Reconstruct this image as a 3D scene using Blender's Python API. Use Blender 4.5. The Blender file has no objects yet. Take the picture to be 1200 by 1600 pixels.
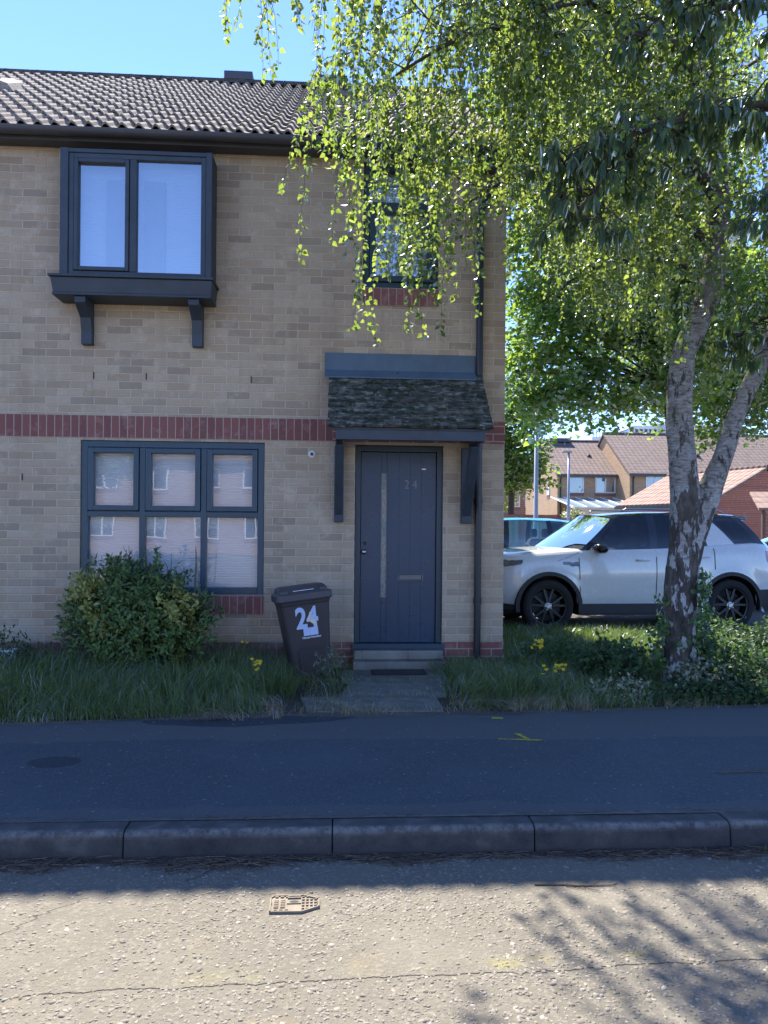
import bpy, math, random
import numpy as np
from mathutils import Vector, Matrix, noise
R = math.radians
random.seed(7)
rng = np.random.default_rng(7)
S = bpy.context.scene
COL = S.collection

# ------------------------------------------------------------------ camera
cam = bpy.data.cameras.new('camera'); camo = bpy.data.objects.new('camera', cam); COL.objects.link(camo)
cam.lens = 25.99; cam.sensor_width = 36; cam.sensor_fit = 'AUTO'
cam.shift_y = 25/1600.
cam.clip_start = .05; cam.clip_end = 2000
camo.matrix_world = Matrix.Translation((0, 0, 1.48)) @ Matrix.Rotation(R(-3.4), 4, 'Z') @ Matrix.Rotation(R(90), 4, 'X') @ Matrix.Rotation(0.0088, 4, 'Z')
S.camera = camo
S.render.resolution_x = 768; S.render.resolution_y = 1024

# ------------------------------------------------------------------ world, sun, exposure
SUN_EL, SUN_AZ = R(51.9), R(-16)         # azimuth measured from +Y, negative to the left
w = bpy.data.worlds.new('World'); S.world = w; w.use_nodes = True
nt = w.node_tree; bg = nt.nodes['Background']
sky = nt.nodes.new('ShaderNodeTexSky'); sky.sky_type = 'NISHITA'; sky.sun_disc = False
sky.sun_elevation = SUN_EL; sky.sun_rotation = SUN_AZ
sky.air_density = 0.7; sky.dust_density = 0.0; sky.ozone_density = 5.0
tint = nt.nodes.new('ShaderNodeMix'); tint.data_type = 'RGBA'; tint.blend_type = 'MULTIPLY'; tint.inputs[0].default_value = 1
tint.inputs[7].default_value = (.86, .89, 1.05, 1); nt.links.new(sky.outputs[0], tint.inputs[6]); nt.links.new(tint.outputs[2], bg.inputs[0]); bg.inputs[1].default_value = 0.12
sl = bpy.data.lights.new('sun', 'SUN'); so = bpy.data.objects.new('sun', sl); COL.objects.link(so)
sl.energy = 4.2; sl.angle = R(.75); sl.color = (1, .93, .82)
sd = Vector((math.sin(SUN_AZ)*math.cos(SUN_EL), math.cos(SUN_AZ)*math.cos(SUN_EL), math.sin(SUN_EL)))
so.rotation_euler = sd.to_track_quat('Z', 'Y').to_euler()
so.location = (0, 0, 30)
S.view_settings.view_transform = 'Standard'; S.view_settings.look = 'None'
S.view_settings.exposure = 1.88; S.view_settings.gamma = 1

# ------------------------------------------------------------------ helpers
def WM(o):
    m = o.matrix_basis.copy()
    if o.parent: m = WM(o.parent) @ o.matrix_parent_inverse @ m
    return m
def tag(o, label=None, cat=None, group=None, kind=None):
    if label: o['label'] = label
    if cat: o['category'] = cat
    if group: o['group'] = group
    if kind: o['kind'] = kind
    return o
def empty(name, loc, rz=0, parent=None):
    o = bpy.data.objects.new(name, None); COL.objects.link(o)
    o.location = loc; o.rotation_euler = (0, 0, rz); o.empty_display_size = .2
    if parent:
        o.parent = parent; o.matrix_parent_inverse = WM(parent).inverted()
    return o
def thing(name, label, cat, loc, rz=0, group=None):
    return tag(empty(name, loc, rz), label, cat, group)
def link(name, me, m, parent=None, local=False, smooth=False, bevel=0, sub=0):
    o = bpy.data.objects.new(name, me); COL.objects.link(o)
    if m:
        for mm in (m if isinstance(m, (list, tuple)) else [m]): me.materials.append(mm)
    if parent:
        o.parent = parent
        if not local: o.matrix_parent_inverse = WM(parent).inverted()
    if smooth: me.polygons.foreach_set('use_smooth', [True]*len(me.polygons))
    if bevel:
        b = o.modifiers.new('bevel', 'BEVEL'); b.width = bevel; b.segments = 2; b.limit_method = 'ANGLE'
    if sub:
        s = o.modifiers.new('sub', 'SUBSURF'); s.levels = sub; s.render_levels = sub
    return o
class MB:
    def __init__(s): s.v = []; s.f = []; s.T = None; s.mi = []; s.cm = 0
    def add(s, vs, fs):
        n = len(s.v)
        if s.T is not None: vs = [tuple(s.T @ Vector(p)) for p in vs]
        s.v += [tuple(p) for p in vs]; s.f += [tuple(i+n for i in f) for f in fs]
        s.mi += [s.cm]*len(fs)
        return s
    def box(s, x0, x1, y0, y1, z0, z1):
        if x0 > x1: x0, x1 = x1, x0
        if y0 > y1: y0, y1 = y1, y0
        if z0 > z1: z0, z1 = z1, z0
        return s.add([(x0,y0,z0),(x1,y0,z0),(x1,y1,z0),(x0,y1,z0),(x0,y0,z1),(x1,y0,z1),(x1,y1,z1),(x0,y1,z1)],
              [(0,3,2,1),(4,5,6,7),(0,1,5,4),(1,2,6,5),(2,3,7,6),(3,0,4,7)])
    def hexa(s, p):   # 8 corners: bottom 4 ccw, top 4 ccw
        return s.add(p, [(0,3,2,1),(4,5,6,7),(0,1,5,4),(1,2,6,5),(2,3,7,6),(3,0,4,7)])
    def quad(s, *p): return s.add(p, [tuple(range(len(p)))])
    def prism(s, poly, axis, a, b):
        def mk(p, t):
            return {'x': (t, p[0], p[1]), 'y': (p[0], t, p[1]), 'z': (p[0], p[1], t)}[axis]
        n = len(poly)
        vs = [mk(p, a) for p in poly]+[mk(p, b) for p in poly]
        fs = [tuple(range(n))[::-1], tuple(range(n, 2*n))]+[(i, (i+1) % n, n+(i+1) % n, n+i) for i in range(n)]
        return s.add(vs, fs)
    def tube(s, pts, rad, n=8, cap=True):
        pts = [Vector(p) for p in pts]
        if not isinstance(rad, (list, tuple)): rad = [rad]*len(pts)
        vs = []; fs = []; prev = None
        for i, p in enumerate(pts):
            d = (pts[min(i+1, len(pts)-1)]-pts[max(i-1, 0)])
            if d.length < 1e-9: d = Vector((0, 0, 1))
            d.normalize()
            if prev is None:
                a = d.orthogonal().normalized()
            else:
                a = (prev - d*prev.dot(d))
                a = a.normalized() if a.length > 1e-6 else d.orthogonal().normalized()
            prev = a; b = d.cross(a)
            for k in range(n):
                t = 2*math.pi*k/n
                vs.append(p+(a*math.cos(t)+b*math.sin(t))*rad[i])
        for i in range(len(pts)-1):
            for k in range(n):
                fs.append((i*n+k, i*n+(k+1) % n, (i+1)*n+(k+1) % n, (i+1)*n+k))
        if cap:
            fs.append(tuple(range(n))[::-1]); fs.append(tuple((len(pts)-1)*n+k for k in range(n)))
        return s.add(vs, fs)
    def lathe(s, prof, n=24, c=(0, 0, 0), axis='z'):
        vs = []; fs = []
        for (r, h) in prof:
            for k in range(n):
                t = 2*math.pi*k/n
                a, b = r*math.cos(t), r*math.sin(t)
                p = {'z': (a, b, h), 'y': (a, h, b), 'x': (h, a, b)}[axis]
                vs.append((p[0]+c[0], p[1]+c[1], p[2]+c[2]))
        for i in range(len(prof)-1):
            for k in range(n):
                fs.append((i*n+k, i*n+(k+1) % n, (i+1)*n+(k+1) % n, (i+1)*n+k))
        return s.add(vs, fs)
    def grid(s, rows, flip=False):
        nr, nc = len(rows), len(rows[0])
        vs = [p for r in rows for p in r]; fs = []
        for i in range(nr-1):
            for j in range(nc-1):
                q = (i*nc+j, i*nc+j+1, (i+1)*nc+j+1, (i+1)*nc+j)
                fs.append(q[::-1] if flip else q)
        return s.add(vs, fs)
    def build(s, name, m, parent=None, local=False, smooth=False, bevel=0, sub=0, label=None):
        me = bpy.data.meshes.new(name); me.from_pydata(s.v, [], s.f); me.update()
        if max(s.mi or [0]): me.polygons.foreach_set('material_index', s.mi)
        o = link(name, me, m, parent, local, smooth, bevel, sub)
        if label: o['label'] = label
        return o
def np_mesh(name, V, F, m, parent=None, smooth=False):
    """V (n,3), F (m,k) arrays"""
    me = bpy.data.meshes.new(name); k = F.shape[1]
    me.vertices.add(len(V)); me.vertices.foreach_set('co', V.astype(np.float32).ravel())
    me.loops.add(F.size); me.loops.foreach_set('vertex_index', F.astype(np.int32).ravel())
    me.polygons.add(len(F)); me.polygons.foreach_set('loop_start', np.arange(0, F.size, k, dtype=np.int32))
    me.polygons.foreach_set('loop_total', np.full(len(F), k, dtype=np.int32))
    me.update(calc_edges=True); me.validate()
    return link(name, me, m, parent, False, smooth)
def nrm(a): return a/np.maximum(np.linalg.norm(a, axis=1, keepdims=True), 1e-9)
def leaf_geo(P, D, N, L, W, shape=((0, 0), (.38, 1), (1, 0)), fold=.25, curl=.1):
    D = nrm(D); Sd = nrm(np.cross(D, N)); N = np.cross(Sd, D)
    n = len(P); vs = []; L = np.broadcast_to(L, n)[:, None]; W = np.broadcast_to(W, n)[:, None]
    rings = []
    c = 0
    for (t, wd) in shape:
        mid = P+D*L*t-N*L*curl*t*t
        if wd == 0: vs.append(mid); rings.append((c,)); c += 1
        else:
            vs.append(mid); vs.append(mid+Sd*W*wd*.5+N*W*fold*wd); vs.append(mid-Sd*W*wd*.5+N*W*fold*wd)
            rings.append((c, c+1, c+2)); c += 3
    tris = []
    for a, b in zip(rings[:-1], rings[1:]):
        if len(a) == 1 and len(b) == 3: tris += [(a[0], b[1], b[0]), (a[0], b[0], b[2])]
        elif len(a) == 3 and len(b) == 1: tris += [(a[0], a[1], b[0]), (a[2], a[0], b[0])]
        else: tris += [(a[0], a[1], b[1]), (a[0], b[1], b[0]), (a[2], a[0], b[0]), (a[2], b[0], b[2])]
    V = np.stack(vs, 1).reshape(-1, 3)
    T = np.array(tris)[None]+(np.arange(n)*c)[:, None, None]
    return V, T.reshape(-1, 3)
def leaf4(P, D, N, L, W, wpos=.35, fold=.2):
    """cheap 4-vertex leaf"""
    D = nrm(D); Sd = nrm(np.cross(D, N)); N = np.cross(Sd, D)
    n = len(P); L = np.broadcast_to(L, n)[:, None]; W = np.broadcast_to(W, n)[:, None]
    V = np.stack([P, P+D*L*wpos+Sd*W*.5+N*W*fold, P+D*L, P+D*L*wpos-Sd*W*.5+N*W*fold], 1).reshape(-1, 3)
    T = (np.array([[0, 1, 2], [0, 2, 3]])[None]+(np.arange(n)*4)[:, None, None]).reshape(-1, 3)
    return V, T
def rvec(n): return nrm(rng.normal(size=(n, 3)))

# ------------------------------------------------------------------ node helpers
class NT:
    def __init__(s, name):
        s.m = bpy.data.materials.new(name); s.m.use_nodes = True; s.t = s.m.node_tree
        s.b = s.t.nodes['Principled BSDF']; s.out = s.t.nodes['Material Output']
    def n(s, typ, **kw):
        o = s.t.nodes.new(typ)
        for k, v in kw.items(): setattr(o, k, v)
        return o
    def put(s, sock, v):
        if isinstance(v, bpy.types.NodeSocket): s.t.links.new(v, sock)
        elif v is not None: sock.default_value = v
    def M(s, op, a, b=None, c=None, clamp=False):
        o = s.n('ShaderNodeMath', operation=op); o.use_clamp = clamp
        s.put(o.inputs[0], a); s.put(o.inputs[1], b)
        if c is not None: s.put(o.inputs[2], c)
        return o.outputs[0]
    def ramp(s, fac, stops, interp='LINEAR'):
        o = s.n('ShaderNodeValToRGB'); o.color_ramp.interpolation = interp
        e = o.color_ramp.elements
        while len(e) < len(stops): e.new(.5)
        for i, (p, c) in enumerate(stops):
            e[i].position = p; e[i].color = c if len(c) == 4 else (*c, 1)
        s.put(o.inputs[0], fac); return o.outputs[0]
    def mix(s, fac, a, b, blend='MIX'):
        o = s.n('ShaderNodeMix', data_type='RGBA', blend_type=blend)
        s.put(o.inputs[0], fac)
        for q, v in ((o.inputs[6], a), (o.inputs[7], b)):
            if isinstance(v, tuple) and len(v) == 3: v = (*v, 1)
            s.put(q, v)
        return o.outputs[2]
    def noise(s, vec, scale, detail=3, rough=.55, out=0):
        o = s.n('ShaderNodeTexNoise'); o.inputs['Scale'].default_value = scale
        o.inputs['Detail'].default_value = detail; o.inputs['Roughness'].default_value = rough
        if vec is not None: s.put(o.inputs['Vector'], vec)
        return o.outputs[out]
    def vor(s, vec, scale, feature='F1', out='Distance'):
        o = s.n('ShaderNodeTexVoronoi', feature=feature); o.inputs['Scale'].default_value = scale
        if vec is not None: s.put(o.inputs['Vector'], vec)
        return o.outputs[out]
    def mapr(s, v, a, b, c=0., d=1., smooth=False):
        o = s.n('ShaderNodeMapRange'); o.interpolation_type = 'SMOOTHSTEP' if smooth else 'LINEAR'
        s.put(o.inputs[0], v)
        for i, q in enumerate((a, b, c, d)): o.inputs[i+1].default_value = q
        return o.outputs[0]
    def obj(s): return s.n('ShaderNodeTexCoord').outputs['Object']
    def pos(s): return s.n('ShaderNodeNewGeometry').outputs['Position']
    def sep(s, v):
        o = s.n('ShaderNodeSeparateXYZ'); s.put(o.inputs[0], v); return o.outputs
    def comb(s, x, y, z):
        o = s.n('ShaderNodeCombineXYZ')
        for i, q in enumerate((x, y, z)): s.put(o.inputs[i], q)
        return o.outputs[0]
    def bump(s, h, strength=.3, dist=.01):
        o = s.n('ShaderNodeBump'); s.put(o.inputs['Height'], h)
        o.inputs['Strength'].default_value = strength; o.inputs['Distance'].default_value = dist
        return o.outputs[0]
    def fin(s, col=None, rough=None, normal=None, metal=None, spec=None):
        if isinstance(col, tuple) and len(col) == 3: col = (*col, 1)
        s.put(s.b.inputs['Base Color'], col); s.put(s.b.inputs['Roughness'], rough)
        s.put(s.b.inputs['Normal'], normal); s.put(s.b.inputs['Metallic'], metal)
        s.put(s.b.inputs['Specular IOR Level'], spec)
        return s.m
def pbr(name, col, rough=.6, var=.12, scale=4., bump=.15, bscale=60., metal=0., spec=.5, coat=0., dist=.003):
    q = NT(name); o = q.obj()
    n1 = q.noise(o, scale, 4); n2 = q.noise(o, scale*9, 3)
    f = q.M('ADD', q.M('MULTIPLY', n1, .65), q.M('MULTIPLY', n2, .35))
    c = q.ramp(f, [(.3, tuple(x*(1-var) for x in col)), (.7, tuple(min(1, x*(1+var)) for x in col))])
    r = q.mapr(n2, .3, .7, max(0, rough-.06), min(1, rough+.06))
    nn = q.bump(q.noise(o, bscale, 3), bump, dist) if bump else None
    m = q.fin(c, r, nn, metal, spec)
    if coat: q.b.inputs['Coat Weight'].default_value = coat; q.b.inputs['Coat Roughness'].default_value = .04
    return m
def glass(name, tint=(.9, .95, .95), base=.1, power=1.0, rough=.01, wav=0.):
    q = NT(name); q.t.nodes.remove(q.b)
    tr = q.n('ShaderNodeBsdfTransparent'); tr.inputs[0].default_value = (*tint, 1)
    gl = q.n('ShaderNodeBsdfGlossy'); gl.inputs['Roughness'].default_value = rough
    gl.inputs['Color'].default_value = (1, 1, 1, 1)
    fr = q.n('ShaderNodeLayerWeight'); fr.inputs[0].default_value = .35
    f = q.M('ADD', q.M('MULTIPLY', fr.outputs['Fresnel'], power), base, clamp=True)
    if wav:
        nn = q.bump(q.noise(q.obj(), 2.2, 1), wav, .02)
        q.put(gl.inputs['Normal'], nn)
    mx = q.n('ShaderNodeMixShader'); q.put(mx.inputs[0], f)
    q.t.links.new(tr.outputs[0], mx.inputs[1]); q.t.links.new(gl.outputs[0], mx.inputs[2])
    q.t.links.new(mx.outputs[0], q.out.inputs[0]); return q.m
def leafmat(name, c1, c2, t1, t2, gloss=.25, trans=.5, rough=.4, extra=None):
    """translucent leaf, colour varies leaf by leaf"""
    q = NT(name); q.t.nodes.remove(q.b)
    g = q.n('ShaderNodeNewGeometry'); rnd = g.outputs['Random Per Island']
    n = q.noise(q.pos(), 1.6, 2)
    f = q.M('ADD', q.M('MULTIPLY', rnd, .7), q.M('MULTIPLY', n, .3))
    st = [(.1, c1), (.85, c2)]
    if extra: st = [(.1, c1), (.55, c2), (.9, extra)]
    dc = q.ramp(f, st); tc = q.ramp(f, [(.1, t1), (.85, t2)])
    d = q.n('ShaderNodeBsdfDiffuse'); q.put(d.inputs[0], dc)
    t = q.n('ShaderNodeBsdfTranslucent'); q.put(t.inputs[0], tc)
    gl = q.n('ShaderNodeBsdfGlossy'); gl.inputs['Roughness'].default_value = rough
    gl.inputs['Color'].default_value = (.9, .95, 1, 1)
    m1 = q.n('ShaderNodeMixShader'); m1.inputs[0].default_value = trans
    q.t.links.new(d.outputs[0], m1.inputs[1]); q.t.links.new(t.outputs[0], m1.inputs[2])
    fr = q.n('ShaderNodeFresnel'); fr.inputs[0].default_value = 1.4
    m2 = q.n('ShaderNodeMixShader'); q.put(m2.inputs[0], q.M('MULTIPLY', fr.outputs[0], gloss*2.5, clamp=True))
    q.t.links.new(m1.outputs[0], m2.inputs[1]); q.t.links.new(gl.outputs[0], m2.inputs[2])
    q.t.links.new(m2.outputs[0], q.out.inputs[0]); return q.m
def brick(name, cols, mortar, bw=.225, bh=.075, mj=.0048, off=.5, u0=0., z0=0., soft=.5, bumpy=.6, stain=True, zmod=True):
    q = NT(name); o = q.obj(); x, y, z = q.sep(o)
    gx, gy, gz = q.sep(q.n('ShaderNodeNewGeometry').outputs['True Normal'])
    isx = q.M('GREATER_THAN', q.M('ABSOLUTE', gx), q.M('ABSOLUTE', gy))
    u = q.M('ADD', q.M('MULTIPLY', isx, y), q.M('MULTIPLY', q.M('SUBTRACT', 1., isx), x))
    wob = q.noise(o, 14., 2); wob2 = q.noise(o, 33., 2)
    u = q.M('ADD', u, q.M('MULTIPLY', q.M('SUBTRACT', wob, .5), .006))
    zz = q.M('ADD', z, q.M('MULTIPLY', q.M('SUBTRACT', wob2, .5), .004))
    rz = q.M('DIVIDE', q.M('SUBTRACT', zz, z0), bh)
    row = q.M('FLOOR', rz); fr = q.M('FRACT', rz)
    sh = q.M('MULTIPLY', q.M('FLOORED_MODULO', row, 2.), off)
    ru = q.M('ADD', q.M('DIVIDE', q.M('SUBTRACT', u, u0), bw), sh)
    col = q.M('FLOOR', ru); fu = q.M('FRACT', ru)
    du = q.M('MULTIPLY', q.M('MINIMUM', fu, q.M('SUBTRACT', 1., fu)), bw)
    dz = q.M('MULTIPLY', q.M('MINIMUM', fr, q.M('SUBTRACT', 1., fr)), bh)
    d = q.M('MINIMUM', du, dz)
    mask = q.mapr(q.M('ADD', d, q.M('MULTIPLY', q.M('SUBTRACT', q.noise(o, 120., 2), .5), .004)), mj*.7, mj*1.5, 0., 1., True)
    wn = q.n('ShaderNodeTexWhiteNoise', noise_dimensions='3D')
    q.put(wn.inputs['Vector'], q.comb(col, row, isx))
    bc = q.ramp(wn.outputs['Value'], [(i/(len(cols)-1), c) for i, c in enumerate(cols)])
    n3 = q.noise(o, 45., 5, .7)
    bc = q.mix(q.M('MULTIPLY', .35, q.mapr(n3, .35, .65)), bc, q.mix(.5, bc, tuple(c*.55 for c in cols[0])))
    bc = q.mix(q.mapr(q.noise(o, 9., 4, .6), .55, .75, 0., .35), bc, tuple(min(1, c*1.35) for c in mortar))
    c = q.mix(mask, mortar, bc)
    if stain:
        big = q.noise(o, .9, 4, .6)
        c = q.mix(q.mapr(big, .35, .75, 0., .28), c, q.mix(1., c, (.62, .58, .55), 'MULTIPLY'))
        mv = q.n('ShaderNodeMapping'); mv.inputs['Scale'].default_value = (1, 1, .1); q.put(mv.inputs[0], o)
        c = q.mix(q.mapr(q.noise(mv.outputs[0], 5., 5, .65), .52, .72, 0., .3), c, q.mix(1., c, (.55, .52, .5), 'MULTIPLY'))
        # pale efflorescence low on the wall, damp green tint at the foot
        low = q.mapr(z, .2, 1.1, 1., 0.)
        c = q.mix(q.M('MULTIPLY', low, q.mapr(q.noise(o, 3.5, 4, .6), .45, .7, 0., .6)), c, (.42, .42, .37))
        foot = q.mapr(z, .1, .45, 1., 0.)
        c = q.mix(q.M('MULTIPLY', foot, .45), c, (.10, .105, .08))
    h = q.M('ADD', mask, q.M('MULTIPLY', n3, .45))
    return q.fin(c, .9, q.bump(h, bumpy, .004), 0., .25)

def text(name, body, size, loc, rot, m, parent, extrude=.002, squeeze=1., bold=0.):
    cu = bpy.data.curves.new(name, 'FONT'); cu.body = body; cu.size = size; cu.extrude = extrude
    cu.align_x = 'CENTER'; cu.align_y = 'CENTER'; cu.offset = bold
    t = bpy.data.objects.new(name, cu); COL.objects.link(t)
    dg = bpy.context.evaluated_depsgraph_get(); dg.update()
    me = bpy.data.meshes.new_from_object(t.evaluated_get(dg))
    COL.objects.unlink(t); bpy.data.objects.remove(t)
    me.materials.clear()
    me.transform(Matrix.Translation(loc) @ rot.to_4x4() @ Matrix.Diagonal((squeeze, 1, 1, 1)))
    me.name = name
    return link(name, me, m, parent)
FACE = Matrix.Rotation(R(90), 3, 'X')      # text upright, facing -Y

# ------------------------------------------------------------------ materials
BUFF = [(.42, .32, .215), (.49, .385, .265), (.45, .355, .25), (.52, .42, .30), (.47, .355, .24), (.35, .275, .20), (.50, .40, .275)]
m_brick = brick('buff brick', BUFF, (.56, .475, .36), u0=1.6, bumpy=1.)
RED = [(.25, .10, .088), (.205, .088, .08), (.275, .115, .098), (.23, .09, .08)]
m_soldier = brick('red soldier bricks', RED, (.40, .32, .26), bw=.075, bh=.215, off=0., z0=2.312, mj=.004, stain=False)
m_soldier2 = brick('red soldier bricks low', [tuple(c*.8 for c in q) for q in RED], (.27, .22, .18), bw=.075, bh=.215, off=0., z0=.16, mj=.004)
m_redbrick = brick('red bricks', RED, (.38, .31, .25), z0=.16, u0=1.6, stain=False)
m_navy = pbr('dark blue grey paint', (.024, .050, .068), .42, .15, 3, .12, 90)
m_navy2 = pbr('slate blue frame', (.026, .064, .094), .35, .12, 3, .06, 90)
m_weather = pbr('weathered blue grey wood', (.038, .052, .068), .55, .3, 6, .3, 60)
m_lead = pbr('painted lead', (.075, .115, .155), .5, .2, 5, .2, 30)
m_blackpl = pbr('black plastic', (.018, .020, .024), .4, .15, 5, .08, 80)
m_gutter = pbr('dark brown gutter', (.055, .055, .062), .5, .2, 4, .1, 50)
m_white = pbr('white plastic', (.75, .76, .77), .4, .05)
m_steel = pbr('brushed steel', (.45, .45, .45), .3, .1, 8, .05, 100, 1.)
m_conc = pbr('concrete', (.135, .138, .115), .9, .5, 9, .9, 120, dist=.005)
m_glass = glass('window glass', (.92, .95, .97), .045, .9, .006, .06)
m_glass_up = glass('upper window glass', (.72, .84, .97), .34, 1.3, .006, .05)

def blind_mat():
    q = NT('white blind'); x, y, z = q.sep(q.obj())
    f = q.M('FRACT', q.M('DIVIDE', z, .025))
    h = q.M('ABSOLUTE', q.M('SUBTRACT', f, .5))
    c = q.ramp(q.noise(q.obj(), 1.5, 2), [(.3, (.72, .75, .78)), (.7, (.82, .84, .86))])
    c = q.mix(q.mapr(f, .0, .12, .35, 0.), c, (.35, .37, .40))
    return q.fin(c, .6, q.bump(h, .6, .01))
m_blind = blind_mat()

def tile_mat(name, base, light, spots=True):
    q = NT(name); o = q.obj()
    g = q.n('ShaderNodeNewGeometry').outputs['Random Per Island']
    n1 = q.noise(o, 2.0, 4, .6); n2 = q.noise(o, 22., 5, .7)
    c = q.ramp(g, [(0, tuple(b*.72 for b in base)), (1, tuple(b*1.2 for b in base))])
    c = q.mix(q.mapr(n2, .45, .68, 0., .75), c, light)
    if spots:
        c = q.mix(q.mapr(q.noise(o, 60., 2), .6, .68, 0., .7), c, (.42, .41, .36))
        c = q.mix(q.mapr(n1, .55, .8, 0., .55), c, (.045, .045, .03))
    return q.fin(c, .92, q.bump(n2, .8, .006), 0., .2)
m_tile = tile_mat('weathered roof tile', (.22, .18, .15), (.40, .36, .32))

def mossy_mat():
    q = NT('mossy canopy tile'); o = q.obj()
    g = q.n('ShaderNodeNewGeometry').outputs['Random Per Island']
    mp = q.n('ShaderNodeMapping'); mp.inputs['Scale'].default_value = (1, 1.8, 1.8); q.put(mp.inputs[0], o)
    n1 = q.noise(mp.outputs[0], 13., 6, .72); n2 = q.noise(o, 70., 4, .7)
    c = q.ramp(g, [(0, (.065, .068, .06)), (1, (.125, .12, .105))])
    c = q.mix(q.mapr(n1, .52, .58, 0., .85), c, (.024, .030, .018))
    c = q.mix(q.mapr(n1, .40, .435, 1., 0.), c, (.23, .25, .22))
    c = q.mix(q.mapr(n2, .62, .70, 0., .55), c, (.30, .32, .28))
    return q.fin(c, .95, q.bump(q.M('ADD', n1, q.M('MULTIPLY', n2, .4)), 1., .012), 0., .15)
m_mossy = mossy_mat()

# ------------------------------------------------------------------ ground and setting
def asphalt(name, base, light, agg=.5, scale=260., crack=False, rough=.9, band=None):
    q = NT(name); p = q.obj(); x, y, z = q.sep(p)
    fine = q.noise(p, scale, 3, .7); v = q.vor(p, scale*.35, 'F1', 'Color')
    vr = q.sep(v)[0]
    big = q.noise(p, 1.1, 5, .65); med = q.noise(p, 6., 4, .65)
    c = q.ramp(fine, [(.3, tuple(b*.6 for b in base)), (.62, base), (.8, light)])
    c = q.mix(q.mapr(vr, .72, .95, 0., agg), c, light)
    c = q.mix(q.mapr(big, .42, .7, 0., .45), c, tuple(b*1.35 for b in base))
    c = q.mix(q.mapr(med, .52, .75, 0., .35), c, tuple(b*.7 for b in base))
    if band:   # trench repair strips along the pavement: slightly lighter or darker than the rest
        wob = q.M('MULTIPLY', q.M('SUBTRACT', q.noise(p, .9, 5, .7), .5), .45)
        yy = q.M('ADD', y, wob)
        for (a, b, colr, k) in band:
            mk = q.M('MULTIPLY', q.M('GREATER_THAN', yy, a), q.M('LESS_THAN', yy, b))
            c = q.mix(q.M('MULTIPLY', mk, k), c, colr)
    dist_h = q.M('ADD', q.M('MULTIPLY', fine, .6), q.M('MULTIPLY', q.vor(p, scale*.3), -.6))
    if crack:
        wy = q.M('ADD', y, q.M('MULTIPLY', q.M('SUBTRACT', q.noise(q.comb(x, 0., 0.), 2.3, 5, .7), .5), .12))
        wy = q.M('ADD', wy, q.M('MULTIPLY', x, -.035))
        cr = q.mapr(q.M('ABSOLUTE', q.M('SUBTRACT', wy, 2.42)), 0.001, .005, 1., 0.)
        wx = q.M('ADD', x, q.M('MULTIPLY', q.M('SUBTRACT', q.noise(q.comb(y, 3., 0.), 3., 5, .7), .5), .35))
        cr2 = q.M('MULTIPLY', q.mapr(q.M('ABSOLUTE', q.M('SUBTRACT', wx, q.M('MULTIPLY', q.M('SUBTRACT', y, 4.1), .9))), .001, .005, 1., 0.), q.M('MULTIPLY', q.M('LESS_THAN', y, 3.0), q.M('GREATER_THAN', y, 2.45)))
        cr = q.M('MAXIMUM', cr, q.M('MULTIPLY', cr2, .7))
        c = q.mix(q.M('MULTIPLY', cr, .55), c, (.02, .018, .015))
        near = q.M('MULTIPLY', q.mapr(q.M('ABSOLUTE', q.M('SUBTRACT', wy, 2.47)), 0., .06, 1., 0.), q.mapr(q.noise(p, 4., 4, .6), .5, .62, 0., .55))
        near = q.M('MULTIPLY', near, q.mapr(x, .3, .5, .25, 1.))
        c = q.mix(near, c, (.30, .27, .06))
        st = q.M('MULTIPLY', q.mapr(q.noise(p, 3.1, 3), .6, .7, 0., .25), q.mapr(y, 2.2, 2.4, 1., .4))
        c = q.mix(st, c, (.34, .26, .12))
        dist_h = q.M('SUBTRACT', dist_h, q.M('MULTIPLY', cr, 2.))
    return q.fin(c, rough, q.bump(dist_h, .9, .004), 0., .3)
m_road = asphalt('road asphalt', (.160, .145, .115), (.26, .235, .19), .4, 230., True)
m_pave = asphalt('pavement asphalt', (.066, .082, .096), (.15, .165, .18), .45, 430.,
                 band=[(4.72, 9., (.092, .10, .102), .8), (3.45, 3.62, (.10, .102, .10), .5)])
m_far = asphalt('far asphalt', (.19, .175, .15), (.30, .28, .25), .3, 60.)
m_soil = pbr('soil', (.055, .048, .032), .95, .4, 5, .8, 60, dist=.02)
m_kerb = NT('kerb concrete')
def _k(q):
    o = q.obj(); n = q.noise(o, 7., 5, .65); f = q.noise(o, 160., 3, .7)
    g = q.n('ShaderNodeNewGeometry').outputs['Random Per Island']
    c = q.ramp(n, [(.3, (.04, .04, .042)), (.55, (.078, .076, .075)), (.75, (.15, .145, .135))])
    c = q.mix(q.mapr(f, .6, .75, 0., .5), c, (.22, .21, .19))
    c = q.mix(q.M('MULTIPLY', g, .3), c, (.06, .055, .05))
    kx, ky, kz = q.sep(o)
    edge = q.M('MULTIPLY', q.mapr(kz, .085, .118, 0., 1.), q.mapr(ky, 3.352, 3.375, 1., 0.))  # worn upper front edge, with its pale highlight painted into the colour
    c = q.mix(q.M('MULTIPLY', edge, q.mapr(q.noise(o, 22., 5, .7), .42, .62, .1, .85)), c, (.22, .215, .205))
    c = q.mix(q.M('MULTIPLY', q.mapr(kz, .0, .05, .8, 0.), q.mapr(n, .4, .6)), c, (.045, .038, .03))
    return q.fin(c, .9, q.bump(q.M('ADD', n, q.M('MULTIPLY', f, .7)), .8, .005), 0., .3)
m_kerb = _k(m_kerb)

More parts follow.
